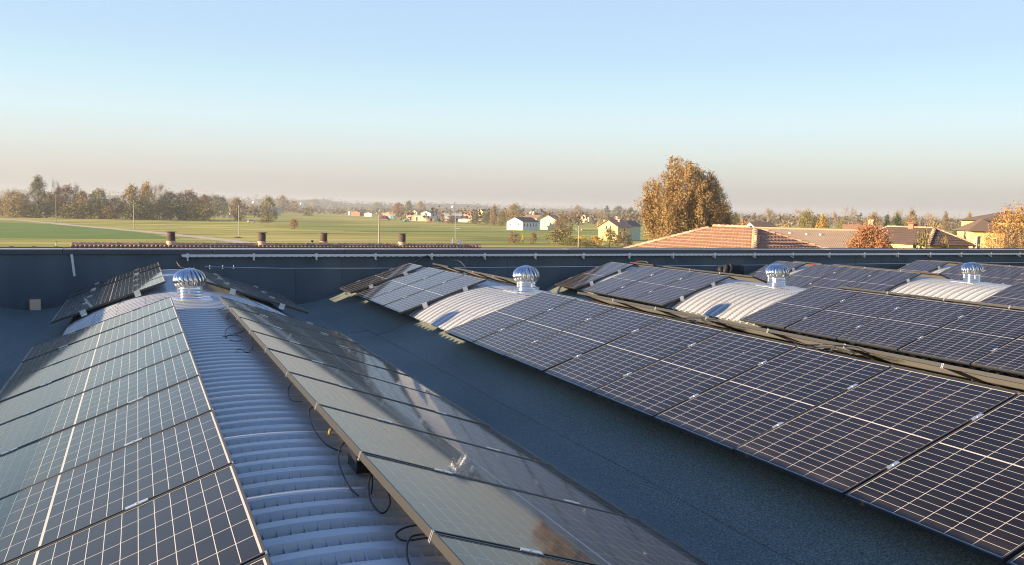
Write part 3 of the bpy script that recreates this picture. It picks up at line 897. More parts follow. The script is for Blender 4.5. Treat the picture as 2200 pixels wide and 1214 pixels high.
def limbs(targets, seed, r0=0.022, nmax=26, zt=0.3):
    """tapered trunk with limbs that reach into the crown (unit tree)"""
    g = np.random.default_rng(seed); m = MB()
    top = Vector((0, 0, 0.78))
    m.tube([(0, 0, -0.02), (0.004, 0.0, 0.12), (-0.006, 0.004, 0.34), (0.004, -0.004, 0.56), tuple(top)], [r0 * 1.25, r0, r0 * 0.75, r0 * 0.45, r0 * 0.15], 7)
    idx = g.permutation(len(targets))[:nmax]
    for i in idx:
        t = Vector(targets[i])
        zb = min(0.7, max(0.10, t.z * 0.55 - 0.02))
        b = Vector((0, 0, zb)); mid = b.lerp(t, 0.5) + Vector((0, 0, -0.03)); rr = r0 * 0.42 * (1 - zb * 0.6)
        m.tube([b, mid, t], [rr, rr * 0.6, rr * 0.2], 5, False)
    return m
def bare(seed, spread=0.5, depth=5, r0=0.02, upright=0.75):
    g = np.random.default_rng(seed); m = MB(); tips = []
    def grow(p, d, L, r, k):
        q = p + d * L
        m.tube([p, q], [r, r * 0.62], 4 if k > 2 else 3, False)
        if k == 0:
            tips.append(tuple(q)); return
        nb = 3 if k > 1 else 4
        for i in range(nb):
            a = Vector(g.normal(size=3)); a = a - a.dot(d) * d; a.normalize()
            nd = (d * upright + a * g.uniform(0.35, 0.8) + Vector((0, 0, 0.12))).normalized()
            grow(p.lerp(q, g.uniform(0.65, 1.0)), nd, L * g.uniform(0.62, 0.82), r * 0.55, k - 1)
    grow(Vector((0, 0, -0.02)), Vector((0, 0, 1)), 0.30, r0, depth)
    vs = np.array(m.v); zmax = vs[:, 2].max(); w = np.percentile(np.hypot(vs[:, 0], vs[:, 1]), 98)
    sx, sz = spread / w, 1 / zmax
    m.v = [(x * sx, y * sx, z * sz) for x, y, z in m.v]
    tips = [(x * sx, y * sx, z * sz) for x, y, z in tips]
    return m, tips
PROTO = {}
def proto(kind, i):
    key = (kind, i)
    if key in PROTO: return PROTO[key]
    s = 100 + 17 * i + sum(map(ord, kind))
    if kind == 'bare':
        m, tips = bare(s, 0.5, 5)
        g = np.random.default_rng(s)
        v, n = leaves([tips[j] for j in g.permutation(len(tips))[:160]], [0.05] * min(160, len(tips)), 3, 0.014, s)
        r = (leaf_mesh('crown', v, n), m.mesh('trunk', M['bark']))
    elif kind == 'cone':
        c, C = crown('cone', 90, 22, 0.026, s, 0.07, 0.7, 0.05); r = (c, limbs(C, s, 0.02, 10).mesh('trunk', M['bark']))
    elif kind == 'bush':
        c, C = crown('bush', 60, 26, 0.035, s, 0.13, 0.5, 0.0); r = (c, limbs(C, s, 0.02, 14).mesh('trunk', M['bark']))
    else:
        c, C = crown(kind, 120, 34, 0.021, s, 0.115, 0.45, 0.05); r = (c, limbs(C, s).mesh('trunk', M['bark']))
    PROTO[key] = r
    return r
tcount = 0
def tree(label, u, vtop, wpx, vb, kind, col, depth=None, name=None, cat=None, group=None, extra=None):
    """vb: row of the foot (gives the distance) or None when depth is given"""
    global tcount
    tcount += 1
    if depth is None: depth = depth_of(u, vb)
    mpp = depth / FPX
    H = (vh(u) - vtop) * mpp + CZ
    W_ = wpx * mpp
    p = at(u, depth)
    nm = name or ('shrub' if kind == 'bush' else 'tree')
    t = thing(nm, label, cat or ('shrub' if kind == 'bush' else 'tree'), (p.x, p.y, 0), random.uniform(0, 6.28), group or ('shrubs in the fields' if kind == 'bush' else 'autumn trees around the fields'))
    c, tr = proto(kind, tcount % 3)
    o = obj('crown', c, t); o.scale = (W_ * 0.95, W_ * 0.95, H)
    o.material_slots[0].link = 'OBJECT'; o.material_slots[0].material = LEAF[col]
    b = obj('trunk', tr, t); b.scale = (W_ * 0.95 if kind == 'bare' else min(H, W_ * 1.3), W_ * 0.95 if kind == 'bare' else min(H, W_ * 1.3), H)
    if kind == 'bare':
        b.material_slots[0].link = 'OBJECT'; b.material_slots[0].material = LEAF[extra or 'pale']
    return t

GL = 'treeline at the left edge of the meadow'
TL = [
    ('yellow olive round tree at the far left end of the treeline', 30, 411, 58, 467, 'round', 'tan'),
    ('tallest grey green tree near the left end of the treeline', 84, 381, 46, 468, 'tall', 'sage'),
    ('thin bare tree between the tall grey one and the rusty one', 124, 386, 22, 468.5, 'bare', 'pale'),
    ('rusty brown tree in the left part of the treeline', 141, 399, 46, 468.5, 'round', 'rust'),
    ('thin bare tree just right of the rusty tree', 166, 392, 22, 469, 'bare', 'pale'),
    ('olive yellow tree right of the rusty tree', 178, 412, 44, 469.5, 'round', 'tan'),
    ('dark topped olive tree in the middle of the treeline', 214, 406, 40, 470, 'round', 'olive'),
    ('low grey brown tree filling the gap in the treeline', 245, 425, 40, 470.5, 'round', 'brown'),
    ('pale yellow twiggy tree above the second pole', 282, 397, 50, 471, 'tall', 'tan'),
    ('tan yellow feathery tree right of the second pole', 316, 394, 42, 471.5, 'tall', 'yellow'),
    ('dark bare branched tree at the tallest right clump', 338, 392, 36, 471.5, 'bare', 'brown'),
    ('dull brown round tree in the right part of the treeline', 366, 413, 44, 472, 'round', 'brown'),
    ('broad brown tree near the right end of the treeline', 402, 410, 52, 472.5, 'round', 'rust'),
    ('small yellow tree before the broad brown one', 424, 425, 34, 473, 'round', 'tan'),
    ('grey brown tree second from the right end of the treeline', 440, 419, 34, 472, 'round', 'brown'),
    ('dark olive tree closing the right end of the treeline', 467, 420, 46, 466, 'round', 'green'),
    ('low grey tree at the extreme left behind the yellow one', 5, 428, 40, 465, 'round', 'brown'),
    ('grey low tree behind the tall grey green tree', 108, 416, 40, 466, 'round', 'olive'),
    ('low dark tree behind the dull brown round tree', 350, 428, 40, 471, 'round', 'green'),
]
for a in TL: tree(a[0], a[1], a[2], a[3] * 1.3, *a[4:], group=GL)
for k, (u, vt, w, vb, c, lab) in enumerate(((55, 440, 44, 467.5, 'brown', 'leftmost dark shrub at the foot of the treeline'), (100, 436, 40, 468.5, 'green', 'dark shrub below the tall grey green tree'), (196, 440, 52, 470, 'olive', 'wide shrub left of the gap in the treeline'), (232, 443, 34, 471, 'brown', 'shrub at the gap in the treeline'), (300, 432, 50, 472, 'green', 'dark shrub just right of the second pole'), (385, 437, 48, 473, 'green', 'dark shrub below the broad brown tree'), (435, 440, 44, 474, 'olive', 'rightmost shrub at the foot of the treeline'), (150, 440, 44, 469.5, 'olive', 'shrub below the rusty brown tree'))):
    tree(lab, u, vt, w * 1.4, vb, 'bush', c, group='shrubs at the foot of the treeline')
T2 = [
    ('round brown tree on a short trunk behind the third pole', 510, 425, 42, 475, 'round', 'brown'),
    ('olive green tree standing alone right of the white car', 576, 423, 40, 479, 'round', 'olive'),
    ('small tan bush behind the white car', 541, 440, 24, 464, 'bush', 'tan'),
    ('low dark scrub at the foot of the lone olive tree', 566, 472, 22, 479.3, 'bush', 'brown'),
    ('olive yellow bush beside a thin far pole', 664, 442, 24, 464, 'bush', 'olive'),
    ('grey tree behind the olive yellow bush', 677, 427, 27, 453, 'tall', 'brown'),
    ('leafless orange bush alone in the meadow', 631, 471, 22, 491.6, 'bush', 'rust'),
    ('grey brown tree right of the lone olive tree', 608, 420, 32, 459, 'round', 'brown'),
    ('low pinkish scrub right of the grey brown tree', 630, 432, 34, 458, 'bush', 'pale'),
    ('dark green tree near the leaning pole', 811, 434, 28, 456.5, 'round', 'green'),
    ('bare grey tree beside the far yellow house', 726, 431, 26, 452, 'bare', 'brown'),
    ('small dark cypress left of the far yellow house', 700, 439, 9, 453, 'cone', 'cedar'),
    ('grey tree behind the pink farm shed', 879, 432, 28, 466, 'tall', 'sage'),
    ('yellow tree above the pink farm shed', 904, 433, 28, 463, 'tall', 'tan'),
    ('orange brown tree left of the pink farm shed', 856, 436, 34, 468, 'round', 'rust'),
    ('brown bush before the white farm building', 949, 459, 17, 477.5, 'bush', 'rust'),
    ('tangled bush right of the white farm building', 972, 461, 30, 480.5, 'bush', 'brown'),
    ('dark grey green tree left of the white house', 1024, 459, 26, 481.5, 'round', 'green'),
    ('small dark green tree below the yellow tower house', 1045, 459, 17, 481, 'round', 'green'),
    ('brown tree left of the white house', 1062, 442, 22, 484, 'tall', 'brown'),
    ('olive tree just left of the white house', 1080, 452, 27, 484.5, 'tall', 'olive'),
    ('tan yellow tree behind the white house gable', 1104, 438, 40, 480, 'round', 'tan'),
    ('round brown bush in the grass below the white house', 1105, 497, 30, 522.5, 'bush', 'brown'),
    ('small yellow bush in the grass below the white house', 1124, 503, 9, 523, 'bush', 'lemon'),
    ('thin brown bush right of the small yellow bush', 1147, 500, 18, 524, 'bush', 'brown'),
    ('brown leaved tree before the pale yellow house', 1208, 461, 46, 508, 'round', 'brown'),
    ('large olive bush below the brown leaved tree', 1203, 491, 62, 526, 'bush', 'olive'),
    ('wide leafless pinkish tree in the middle distance', 1244, 451, 64, 494, 'bare', 'pale'),
    ('brown round tree on the skyline above the leafless tree', 1241, 441, 22, 470, 'round', 'brown'),
    ('leafless tan tree left of the yellow villa', 1285, 451, 48, 492, 'bare', 'pale'),
    ('blue green conifer on the skyline left of the big tree', 1304, 441, 26, 472, 'cone', 'cedar'),
    ('second blue green tree on the skyline by the big tree', 1330, 443, 34, 474, 'round', 'green'),
    ('third blue green tree on the skyline touching the big tree', 1356, 445, 30, 474, 'tall', 'green'),
    ('dark olive shrub before the yellow villa', 1311, 492, 46, 531, 'bush', 'olive'),
    ('brown shrub right of the villa shrub', 1342, 499, 44, 530, 'bush', 'brown'),
    ('yellow hedge left half beside the thin lamp pole', 1250, 507, 34, 528, 'bush', 'lemon'),
    ('yellow hedge right half toward the yellow villa', 1280, 508, 36, 528.5, 'bush', 'yellow'),
    ('low olive scrub below the yellow hedge', 1262, 517, 60, 532, 'bush', 'olive'),
    ('low scrub between the large olive bush and the hedge', 1228, 510, 40, 528, 'bush', 'olive'),
]
for a in T2: tree(*a)
T3 = [  # right hand side, feet hidden behind roofs: depth given
    ('leafless pinkish tree on the skyline right of the big tree', 1645, 446, 44, 420, 'bare', 'pale'), ('brown scrub right of the big golden tree', 1596, 474, 50, 170, 'bush', 'rust'),
    ('dark green tree peeping out right of the big tree', 1580, 458, 26, 260, 'round', 'green'), ('tall leafless tree left of the olive tree', 1717, 447, 46, 380, 'bare', 'pale'),
    ('olive tree left of the golden yellow tree', 1735, 453, 50, 260, 'round', 'olive'), ('golden yellow tree behind the long grey roof', 1767, 459, 32, 220, 'tall', 'yellow'),
    ('dark leafless tree right of the golden yellow tree', 1790, 452, 20, 330, 'bare', 'brown'), ('low olive tree right of the golden yellow tree', 1810, 472, 36, 210, 'round', 'olive'),
    ('tall pale leafless tree above the russet tree', 1832, 443, 48, 330, 'bare', 'pale'), ('brown leafless tree above the russet tree', 1876, 457, 36, 300, 'round', 'brown'),
    ('dark green cedar behind the dark hip roof', 1906, 460, 46, 190, 'cone', 'cedar'), ('second dark cedar beside the first', 1928, 462, 34, 195, 'round', 'cedar'),
    ('pale leafless tree right of the cedars', 1934, 448, 32, 330, 'bare', 'pale'), ('brown tree right of the cedars', 1958, 451, 34, 300, 'round', 'brown'),
    ('fine twigged leafless tree left of the open field', 1992, 453, 44, 310, 'bare', 'pale'), ('slim brown tree on the right skyline', 2031, 456, 22, 420, 'tall', 'brown'),
    ('round bare topped tree left of the yellow house', 2082, 457, 26, 380, 'round', 'brown'), ('low green shrub in the gap on the right', 2055, 484, 26, 280, 'bush', 'green'),
    ('low tan shrub behind the dark hip roof', 2010, 480, 46, 170, 'bush', 'tan'), ('low tan scrub behind the grey roof left end', 1690, 480, 60, 200, 'bush', 'tan'),
    ('leafy shrub before the dark hip roof', 1985, 505, 62, 62, 'bush', 'olive'), ('small twiggy shrub before the brown roof face', 2032, 518, 40, 64, 'bush', 'tan'),
    ('dark conifer branch at the foot of the yellow house', 2075, 495, 24, 100, 'cone', 'cedar'),
]
for lab, u, vt, w, dp, kind, col in T3: tree(lab, u, vt, w, None, kind, col, depth=dp)

# the three large near trees, each with leaves of its own
def big_tree(label, u, vtop, wpx, depth, leafkey, shape, nclump, per, size, seed, name='tree', rc=0.07, barebr=False, squash=1.0, lean=None, rust=None):
    mpp = depth / FPX; H = (vh(u) - vtop) * mpp + CZ; W_ = wpx * mpp; p = at(u, depth)
    t = thing(name, label, 'tree', (p.x, p.y, 0), random.uniform(0, 6.28), 'autumn trees around the fields')
    c, C = crown(shape, nclump, per, size, seed, rc, 0.55, 0.06, squash)
    if lean:
        pass
    o = obj('crown', c, t); o.scale = (W_, W_, H); o.material_slots[0].link = 'OBJECT'; o.material_slots[0].material = LEAF[leafkey]
    tm = limbs(C, seed, 0.014, 60) if not barebr else bare(seed, 0.48, 6, 0.016, 0.8)[0]
    b = obj('trunk', tm.mesh('trunk', M['bark']), t); b.scale = (W_, W_, H)
    return t
def golden_tree():
    u, depth = 1470, 140.0
    mpp = depth / FPX; H = (vh(u) - 328) * mpp + CZ; W_ = 205 * mpp; p = at(u, depth)
    t = thing('tree', 'very big golden brown broad tree towering behind the terracotta roof', 'tree', (p.x, p.y, 0), 0.0, 'autumn trees around the fields')
    g = np.random.default_rng(5)
    C, Rr, T = [], [], []
    n, m_ = axes(u)
    for k in range(95):                     # upright plumes fanning out of the base
        th = g.uniform(0, 2 * math.pi); q = g.random() ** 0.55
        rx = 0.5 * W_ * q
        topz = H * (1.0 - 0.42 * q ** 2.6) * g.uniform(0.86, 1.0)
        off = Vector((math.cos(th) * rx, math.sin(th) * rx, 0))
        side = off.dot(m_) / (0.5 * W_)
        topz *= 1.0 - 0.10 * max(0, side) - 0.05 * abs(side - 0.0)
        z0 = H * (0.10 + 0.05 * g.random())
        T.append((Vector((off.x * 0.25, off.y * 0.25, z0)), Vector((off.x * 0.85, off.y * 0.85, z0 + 0.5 * (topz - z0))), Vector((off.x, off.y, topz * 0.97))))
        ns = 9
        for j in range(ns):
            s = (j + g.random()) / ns
            a = s ** 0.8
            c = Vector((off.x * (0.45 + 0.55 * a ** 0.6), off.y * (0.45 + 0.55 * a ** 0.6), z0 + (topz - z0) * a))
            w = 1.25 * (1.0 - 0.55 * s) * g.uniform(0.7, 1.2)
            C.append((c.x + g.normal() * 0.35, c.y + g.normal() * 0.35, c.z)); Rr.append(w)
    v, n_ = leaves(C, Rr, 120, 0.125, 11, 1.25)
    o = obj('crown', leaf_mesh('crown', v, n_), t); o.material_slots[0].link = 'OBJECT'; o.material_slots[0].material = LEAF['gold']
    mm = MB(); mm.tube([(0, 0, -0.3), (0.1, 0, 1.2), (0, 0.1, 3.0)], [0.75, 0.6, 0.5], 9)
    for a, b, c in T: mm.tube([(a.x * 0.4, a.y * 0.4, 1.2), a, b, c], [0.22, 0.17, 0.10, 0.03], 5, False)
    mm.build('trunk', M['bark'], t)
golden_tree()
big_tree('russet red brown tree in front of the long grey roof', 1872, 487, 160, 62, 'red', 'bush', 300, 90, 0.010, 41, rc=0.075)
big_tree('orange gold tree with many bare twigs at the right edge', 2186, 441, 160, 72, 'orange', 'round', 300, 60, 0.009, 77, rc=0.07, barebr=True)
big_tree('leafless twiggy tree at the right edge before the orange one', 2195, 470, 150, 64, 'pale', 'round', 60, 20, 0.008, 79, rc=0.06, barebr=True)

# far woods that read as one mass
g = np.random.default_rng(21)
C, Rr = [], []
for k in range(5600):
    u = g.uniform(-250, 2450); dpt = 620 + 2300 * g.random() ** 0.8
    if u < 900 and dpt < 800 and g.random() < 0.8: continue
    if 560 < u < 860 and dpt < 1300: continue
    p = at(u, dpt); h = g.uniform(5, 12.5) * (0.6 if g.random() < 0.5 else 1.0)
    w = g.uniform(4, 9)
    for j in range(3):
        C.append((p.x + g.normal() * w * 0.5, p.y + g.normal() * w * 0.5, h * (0.25 + 0.27 * j))); Rr.append(w * (0.75 - 0.15 * j))
hillC, hillR = [], []
for k in range(2600):
    u = g.uniform(-400, 2100); dd = g.uniform(2550, 3600)
    kk = np.interp(dd, rowsd, prof)
    p = at(u, dd); h = (hill_px(u) * 3600 / FPX + CZ) * kk * (0.9 + 0.12 * math.sin(u * 0.021 + dd) + 0.08 * math.sin(u * 0.057))
    hillC.append((p.x, p.y, h + g.uniform(0, 7))); hillR.append(g.uniform(5, 13))
LEAF['wood'] = leafmat('far_wood_leaves', (0.150, 0.105, 0.055), 0.55)
v, n = leaves(C, Rr, 7, 1.5, 31)
o = obj('far_wood', leaf_mesh('far_wood', v, n)); o.material_slots[0].link = 'OBJECT'; o.material_slots[0].material = LEAF['wood']; tag(o, 'far belt of autumn woods and hedges before the hills', 'woods', kind='stuff')
v, n = leaves(hillC, hillR, 6, 3.2, 32)
LEAF['hillwood'] = leafmat('hill_wood_leaves', (0.09, 0.08, 0.045), 0.4)
o = obj('hill_wood', leaf_mesh('hill_wood', v, n)); o.material_slots[0].link = 'OBJECT'; o.material_slots[0].material = LEAF['hillwood']; tag(o, 'hazy woods covering the low hills', 'woods', kind='stuff')

# ------------------------------------------------------------------ buildings
def plaster(name, col):
    return mat(name, col, rough=0.85, noise=(0.8, 0.07))
M['white_wall'] = plaster('white_plaster', (0.80, 0.79, 0.76)); M['yellow_wall'] = plaster('yellow_plaster', (0.72, 0.56, 0.26)); M['cream_wall'] = plaster('cream_plaster', (0.74, 0.64, 0.44))
M['pink_wall'] = plaster('pink_plaster', (0.62, 0.40, 0.28)); M['grey_wall'] = plaster('grey_plaster', (0.45, 0.42, 0.38)); M['green_wall'] = plaster('pale_green_plaster', (0.55, 0.60, 0.42))
M['terracotta'] = mat('terracotta_tile', (0.40, 0.215, 0.130), rough=0.8, noise=(2.2, 0.28), island=0.22)
M['ridge_clay'] = mat('ridge_clay', (0.52, 0.33, 0.21), rough=0.8, noise=(3, 0.2), objrand=0.3)
M['brown_roof'] = mat('brown_tile', (0.185, 0.125, 0.085), rough=0.85, noise=(1.2, 0.2))
M['dark_roof'] = mat('dark_tile', (0.115, 0.080, 0.062), rough=0.8, noise=(1.0, 0.25), island=0.15)
M['fibre_roof'] = mat('fibre_cement', (0.40, 0.285, 0.185), rough=0.9, noise=(0.5, 0.25))
M['glass'] = mat('window_glass', (0.03, 0.035, 0.04), rough=0.08, coat=0.6)
M['shutter'] = mat('dark_shutter', (0.06, 0.06, 0.055), rough=0.6)
M['concrete'] = mat('concrete_pole', (0.33, 0.30, 0.25), rough=0.85, noise=(1.5, 0.12))
M['brick'] = mat('brick_red', (0.42, 0.17, 0.10), rough=0.85, noise=(6, 0.15))
M['bluesteel'] = mat('grey_blue_sheeting', (0.35, 0.40, 0.45), rough=0.6)
def house(label, u, depth, w, d, he, hr, rot, wall, roof, gable=True, windows=(), chim=(), name='house', over=0.35, group='houses in the plain', v_off=0.0):
    """w: gable width (local x), d: length (local y), he/hr: eave/ridge height; the ridge runs along y; windows: (face, pos, z0, width, height)"""
    p = at(u, depth)
    n, m_ = axes(u)
    base = math.atan2(n.y, n.x) - math.pi / 2 + R_(rot)     # rot 0: the gable faces the viewer
    t = thing(name, label, 'house', (p.x, p.y, v_off), base, group)
    m = MB(); x, y = w / 2, d / 2
    m.quad((-x, -y, -1), (x, -y, -1), (x, -y, he), (-x, -y, he)); m.quad((x, -y, -1), (x, y, -1), (x, y, he), (x, -y, he)); m.quad((x, y, -1), (-x, y, -1), (-x, y, he), (x, y, he)); m.quad((-x, y, -1), (-x, -y, -1), (-x, -y, he), (-x, y, he))
    if gable:
        m.tri((-x, -y, he), (x, -y, he), (0, -y, hr)); m.tri((x, y, he), (-x, y, he), (0, y, hr))
    m.build('wall', wall, t)
    r = MB(); o = over; sl = (hr - he) / x; z_o = he - o * sl; th = 0.12
    if gable:
        for s in (-1, 1):
            a, b, c, e = (s * (x + o), -y - o, z_o), (0, -y - o, hr), (0, y + o, hr), (s * (x + o), y + o, z_o)
            r.quad(a, b, c, e); up = lambda q: (q[0], q[1], q[2] + th)
            r.quad(up(a), up(b), up(c), up(e)); r.quad(a, up(a), up(b), b); r.quad(e, up(e), up(c), c); r.quad(a, e, up(e), up(a))
    else:
        k = min(x, y); rx, ry = (x - k, y - k); pts = [(-x - o, -y - o, z_o), (x + o, -y - o, z_o), (x + o, y + o, z_o), (-x - o, y + o, z_o)]
        ra, rb = (-rx, -ry, hr), (rx, ry, hr)
        if ry > 0: r.tri(pts[0], pts[1], ra); r.quad(pts[1], pts[2], rb, ra); r.tri(pts[2], pts[3], rb); r.quad(pts[3], pts[0], ra, rb)
        else: r.quad(pts[0], pts[1], rb, ra); r.tri(pts[1], pts[2], rb); r.quad(pts[2], pts[3], ra, rb); r.tri(pts[3], pts[0], ra)
        r.quad(*pts)
    ro = r.build('roof', roof, t)
    for cx, cy, ch in chim:
        zr = hr - abs(cx) * sl
        c = MB(); c.box(cx - 0.3, cx + 0.3, cy - 0.3, cy + 0.3, zr - 0.5, zr + ch); c.box(cx - 0.38, cx + 0.38, cy - 0.38, cy + 0.38, zr + ch, zr + ch + 0.14); c.build('chimney', M['pink_wall'], ro)
    for face, pos, z0, ww, hh in windows:
        wo = obj('window', None, t)
        if face == 'f': wo.location = (pos, -y - 0.01, z0); wo.rotation_euler = (0, 0, 0)
        elif face == 'r': wo.location = (x + 0.01, pos, z0); wo.rotation_euler = (0, 0, math.pi / 2)
        else: wo.location = (-x - 0.01, pos, z0); wo.rotation_euler = (0, 0, -math.pi / 2)
        a = MB(); f_ = 0.09
        a.box(-ww / 2, ww / 2, -0.04, 0.03, 0, f_); a.box(-ww / 2, ww / 2, -0.04, 0.03, hh - f_, hh); a.box(-ww / 2, -ww / 2 + f_, -0.04, 0.03, f_, hh - f_); a.box(ww / 2 - f_, ww / 2, -0.04, 0.03, f_, hh - f_)
        a.build('window_frame', M['white_wall'], wo)
        a = MB(); a.quad((-ww / 2 + f_, -0.005, f_), (ww / 2 - f_, -0.005, f_), (ww / 2 - f_, -0.005, hh - f_), (-ww / 2 + f_, -0.005, hh - f_)); a.build('pane', M['glass'], wo)
    return t
def D_(u, vb): return depth_of(u, vb)
house('white bungalow with grey roof and five side windows in the meadow', 1124, D_(1124, 494.6) + 6, 9.2, 13.5, 4.0, 6.0, -35, M['white_wall'], M['brown_roof'], windows=[('f', -2.6, 2.2, 0.9, 1.0), ('f', 2.4, 2.2, 0.9, 1.0)] + [('r', -5.2 + 2.4 * i, 1.6, 1.0, 1.7) for i in range(5)])
house('pale yellow house just right of the white bungalow', 1186, 430, 8.5, 9, 5.0, 7.2, -25, M['cream_wall'], M['terracotta'], windows=[('f', 1.5, 2.4, 1.0, 1.3)])
villa_d = D_(1328, 517)
house('yellow villa with red roof and chimneys left of the big tree', 1322, villa_d, 7.0, 8.5, 4.6, 6.6, -30, M['yellow_wall'], M['terracotta'], windows=[('f', -0.6, 3.6, 0.9, 1.3), ('f', 0.8, 3.6, 0.8, 1.3), ('f', 2.2, 1.1, 0.9, 1.6), ('r', -2.6, 1.1, 1.0, 1.8), ('r', 0.0, 2.9, 1.0, 1.3)], chim=[(-2.4, -2.5, 1.2), (2.0, -1.0, 1.3), (-0.6, 2.2, 1.3)], name='villa', over=0.6)
house('pale green rear wing of the villa beside the big tree', 1353, villa_d + 9, 5.0, 6, 4.8, 6.3, -30, M['green_wall'], M['brown_roof'], windows=[('f', -1.4, 1.2, 0.9, 1.7), ('f', 1.2, 2.9, 0.9, 1.7)], name='villa')
house('long house with red roof behind the white bungalow', 1148, 610, 14, 12, 4.2, 6.6, 60, M['cream_wall'], M['terracotta'])
house('small white house right of the long red roof', 1197, 700, 7, 6, 4.5, 6.4, 20, M['white_wall'], M['terracotta'])
house('white gabled house on the skyline above the long red roof', 1142, 900, 5, 7, 9, 11.5, 0, M['white_wall'], M['grey_wall'])
fd = D_(905, 475)
house('low pink farm shed with two doorways', 889, fd, 11, 9, 4.6, 5.0, -12, M['pink_wall'], M['pink_wall'], windows=[('f', -1.5, 0.2, 1.6, 3.0)], name='farm_shed')
house('low tan farm shed beside the pink one', 906, fd - 4, 9, 7, 4.2, 4.5, -12, M['cream_wall'], M['pink_wall'], windows=[('f', -3.0, 0.2, 1.3, 3.0)], name='farm_shed')
house('white farm building with dark doorways', 926, fd + 6, 9, 16, 6.3, 7.8, -30, M['white_wall'], M['fibre_roof'], windows=[('f', -1.0, 0.2, 1.3, 4.0), ('f', 2.0, 0.2, 1.3, 4.0)], name='farm_shed')
house('long low farm shed with dark roof right of the white one', 965, fd + 25, 9, 22, 4.2, 6.2, 75, M['grey_wall'], M['bluesteel'], name='farm_shed')
house('white flat roofed shelter below the long dark shed', 997, fd - 20, 9, 5, 2.4, 2.7, 0, M['white_wall'], M['white_wall'], name='farm_shed')
house('tall narrow yellow house with dark side', 1037, 760, 5.0, 6.5, 9.6, 10.2, -38, M['yellow_wall'], M['brown_roof'], windows=[('f', -1, 5, 0.9, 1.4)])
house('tiny cream house between two brown trees', 1066, 770, 3.5, 5, 6.4, 7.6, 0, M['cream_wall'], M['terracotta'])
house('broad house with orange roof on the far skyline', 1005, 800, 14, 13, 5.5, 8.2, 70, M['pink_wall'], M['terracotta'])
house('low broad house with orange roof beside the tall yellow one', 1022, 820, 13, 10, 5.0, 7.0, 80, M['cream_wall'], M['brown_roof'])
house('far yellow house alone at the end of the meadow', 712, D_(712, 453.5), 9, 9, 6.5, 10.5, 0, M['yellow_wall'], M['brown_roof'], windows=[('f', -1.5, 3, 1.2, 1.6), ('f', 1.8, 3, 1.2, 1.6)])
for k, (u, dp, w, h, wl_, rf, lab) in enumerate(((768, 1050, 12, 6, 'brick', 'terracotta', 'low brick house right of two far poles'), (792, 1000, 9, 5, 'white_wall', 'terracotta', 'low white house left of the dark green tree'), (836, 980, 14, 6.5, 'cream_wall', 'brown_roof', 'low cream house right of the dark green tree'), (756, 1150, 8, 7, 'white_wall', 'brown_roof', 'tiny white house by the two far poles'), (960, 1150, 10, 7, 'cream_wall', 'terracotta', 'tiny cream house above the white farm building'), (893, 1000, 7, 8.5, 'cream_wall', 'terracotta', 'tiny cream house above the pink shed'), (935, 1250, 9, 8, 'yellow_wall', 'terracotta', 'tiny yellow house on the skyline above the sheds'), (548, 3000, 16, 58, 'white_wall', 'terracotta', 'white villa on the left hill'), (975, 3100, 15, 40, 'white_wall', 'terracotta', 'white villa on the middle hill'), (648, 3050, 10, 50, 'white_wall', 'terracotta', 'small white villa on the hill above the grey trees'), (1260, 800, 10, 7, 'cream_wall', 'terracotta', 'far cream house behind the leafless pinkish tree'))):
    if dp > 2000:
        house(lab, u, dp, w, w, 6, 9, 20, M[wl_], M[rf], group='far houses', v_off=(hill_px(u) * 3600 / FPX + CZ) * float(np.interp(dp, rowsd, prof)) * 0.97)
    else:
        house(lab, u, dp, w, w * 0.8, h * 0.72, h, 15 * (k % 5) - 30, M[wl_], M[rf], group='far houses')
house('grey blue industrial hall far behind the third pole', 548, 900, 50, 24, 8, 9, 4, M['bluesteel'], M['white_wall'], name='industrial_hall')
house('grey blue industrial hall at the extreme left behind trees', -4, 640, 12, 20, 8, 10, 0, M['bluesteel'], M['white_wall'], name='industrial_hall')
house('white walled house with tan roof behind the terracotta roof', 1634, 205, 6.2, 5.5, 5.6, 7.2, -55, M['white_wall'], M['brown_roof'], windows=[('r', 0.5, 4.0, 0.8, 1.0)])
house('small house with terracotta roof and chimney above the russet tree', 1853, 112, 5.2, 4, 6.4, 7.6, 88, M['pink_wall'], M['terracotta'], chim=[(0.3, -1.0, 0.8)])
house('big yellow house with tiled roof behind the orange tree', 2163, 122, 9, 9, 8.75, 10.0, 20, M['yellow_wall'], M['brown_roof'], gable=False, over=0.7, windows=[('f', -2.6, 6.6, 1.2, 1.3)])
house('low yellow wing left of the big yellow house', 2108, 118, 4.2, 5, 7.5, 8.75, 20, M['yellow_wall'], M['brown_roof'], gable=False, over=0.6)

# sheds and tents by the farm
def tent(label, u, vb, wpx, hpx, col, name='tent'):
    dp = D_(u, vb); mpp = dp / FPX; p = at(u, dp); w, h = wpx * mpp, hpx * mpp
    t = thing(name, label, name.replace('_', ' '), (p.x, p.y, 0), axes(u)[0].to_track_quat('Y', 'Z').to_euler().z, 'covered stacks by the farm')
    m = MB(); n = 14
    for j in range(9):
        s = j / 8
        for i in range(n + 1):
            a = math.pi * i / n
            k = (0.35 + 0.65 * math.sin(math.pi * s) ** 0.5)
            m.v.append((-w / 2 * math.cos(a) * (0.9 + 0.1 * k), (s - 0.5) * w * 1.2, h * math.sin(a) ** 0.8 * k * (1 + 0.06 * math.sin(i * 2.3 + j))))
    m.f = [(j * (n + 1) + i, j * (n + 1) + i + 1, (j + 1) * (n + 1) + i + 1, (j + 1) * (n + 1) + i) for j in range(8) for i in range(n)]
    m.build('cover', col, t)
    b = MB(); b.tube([(-w / 2, -w * 0.5, 0.05), (w / 2, -w * 0.5, 0.05)], 0.09, 5); b.build('weight_bar', M['black'], t)
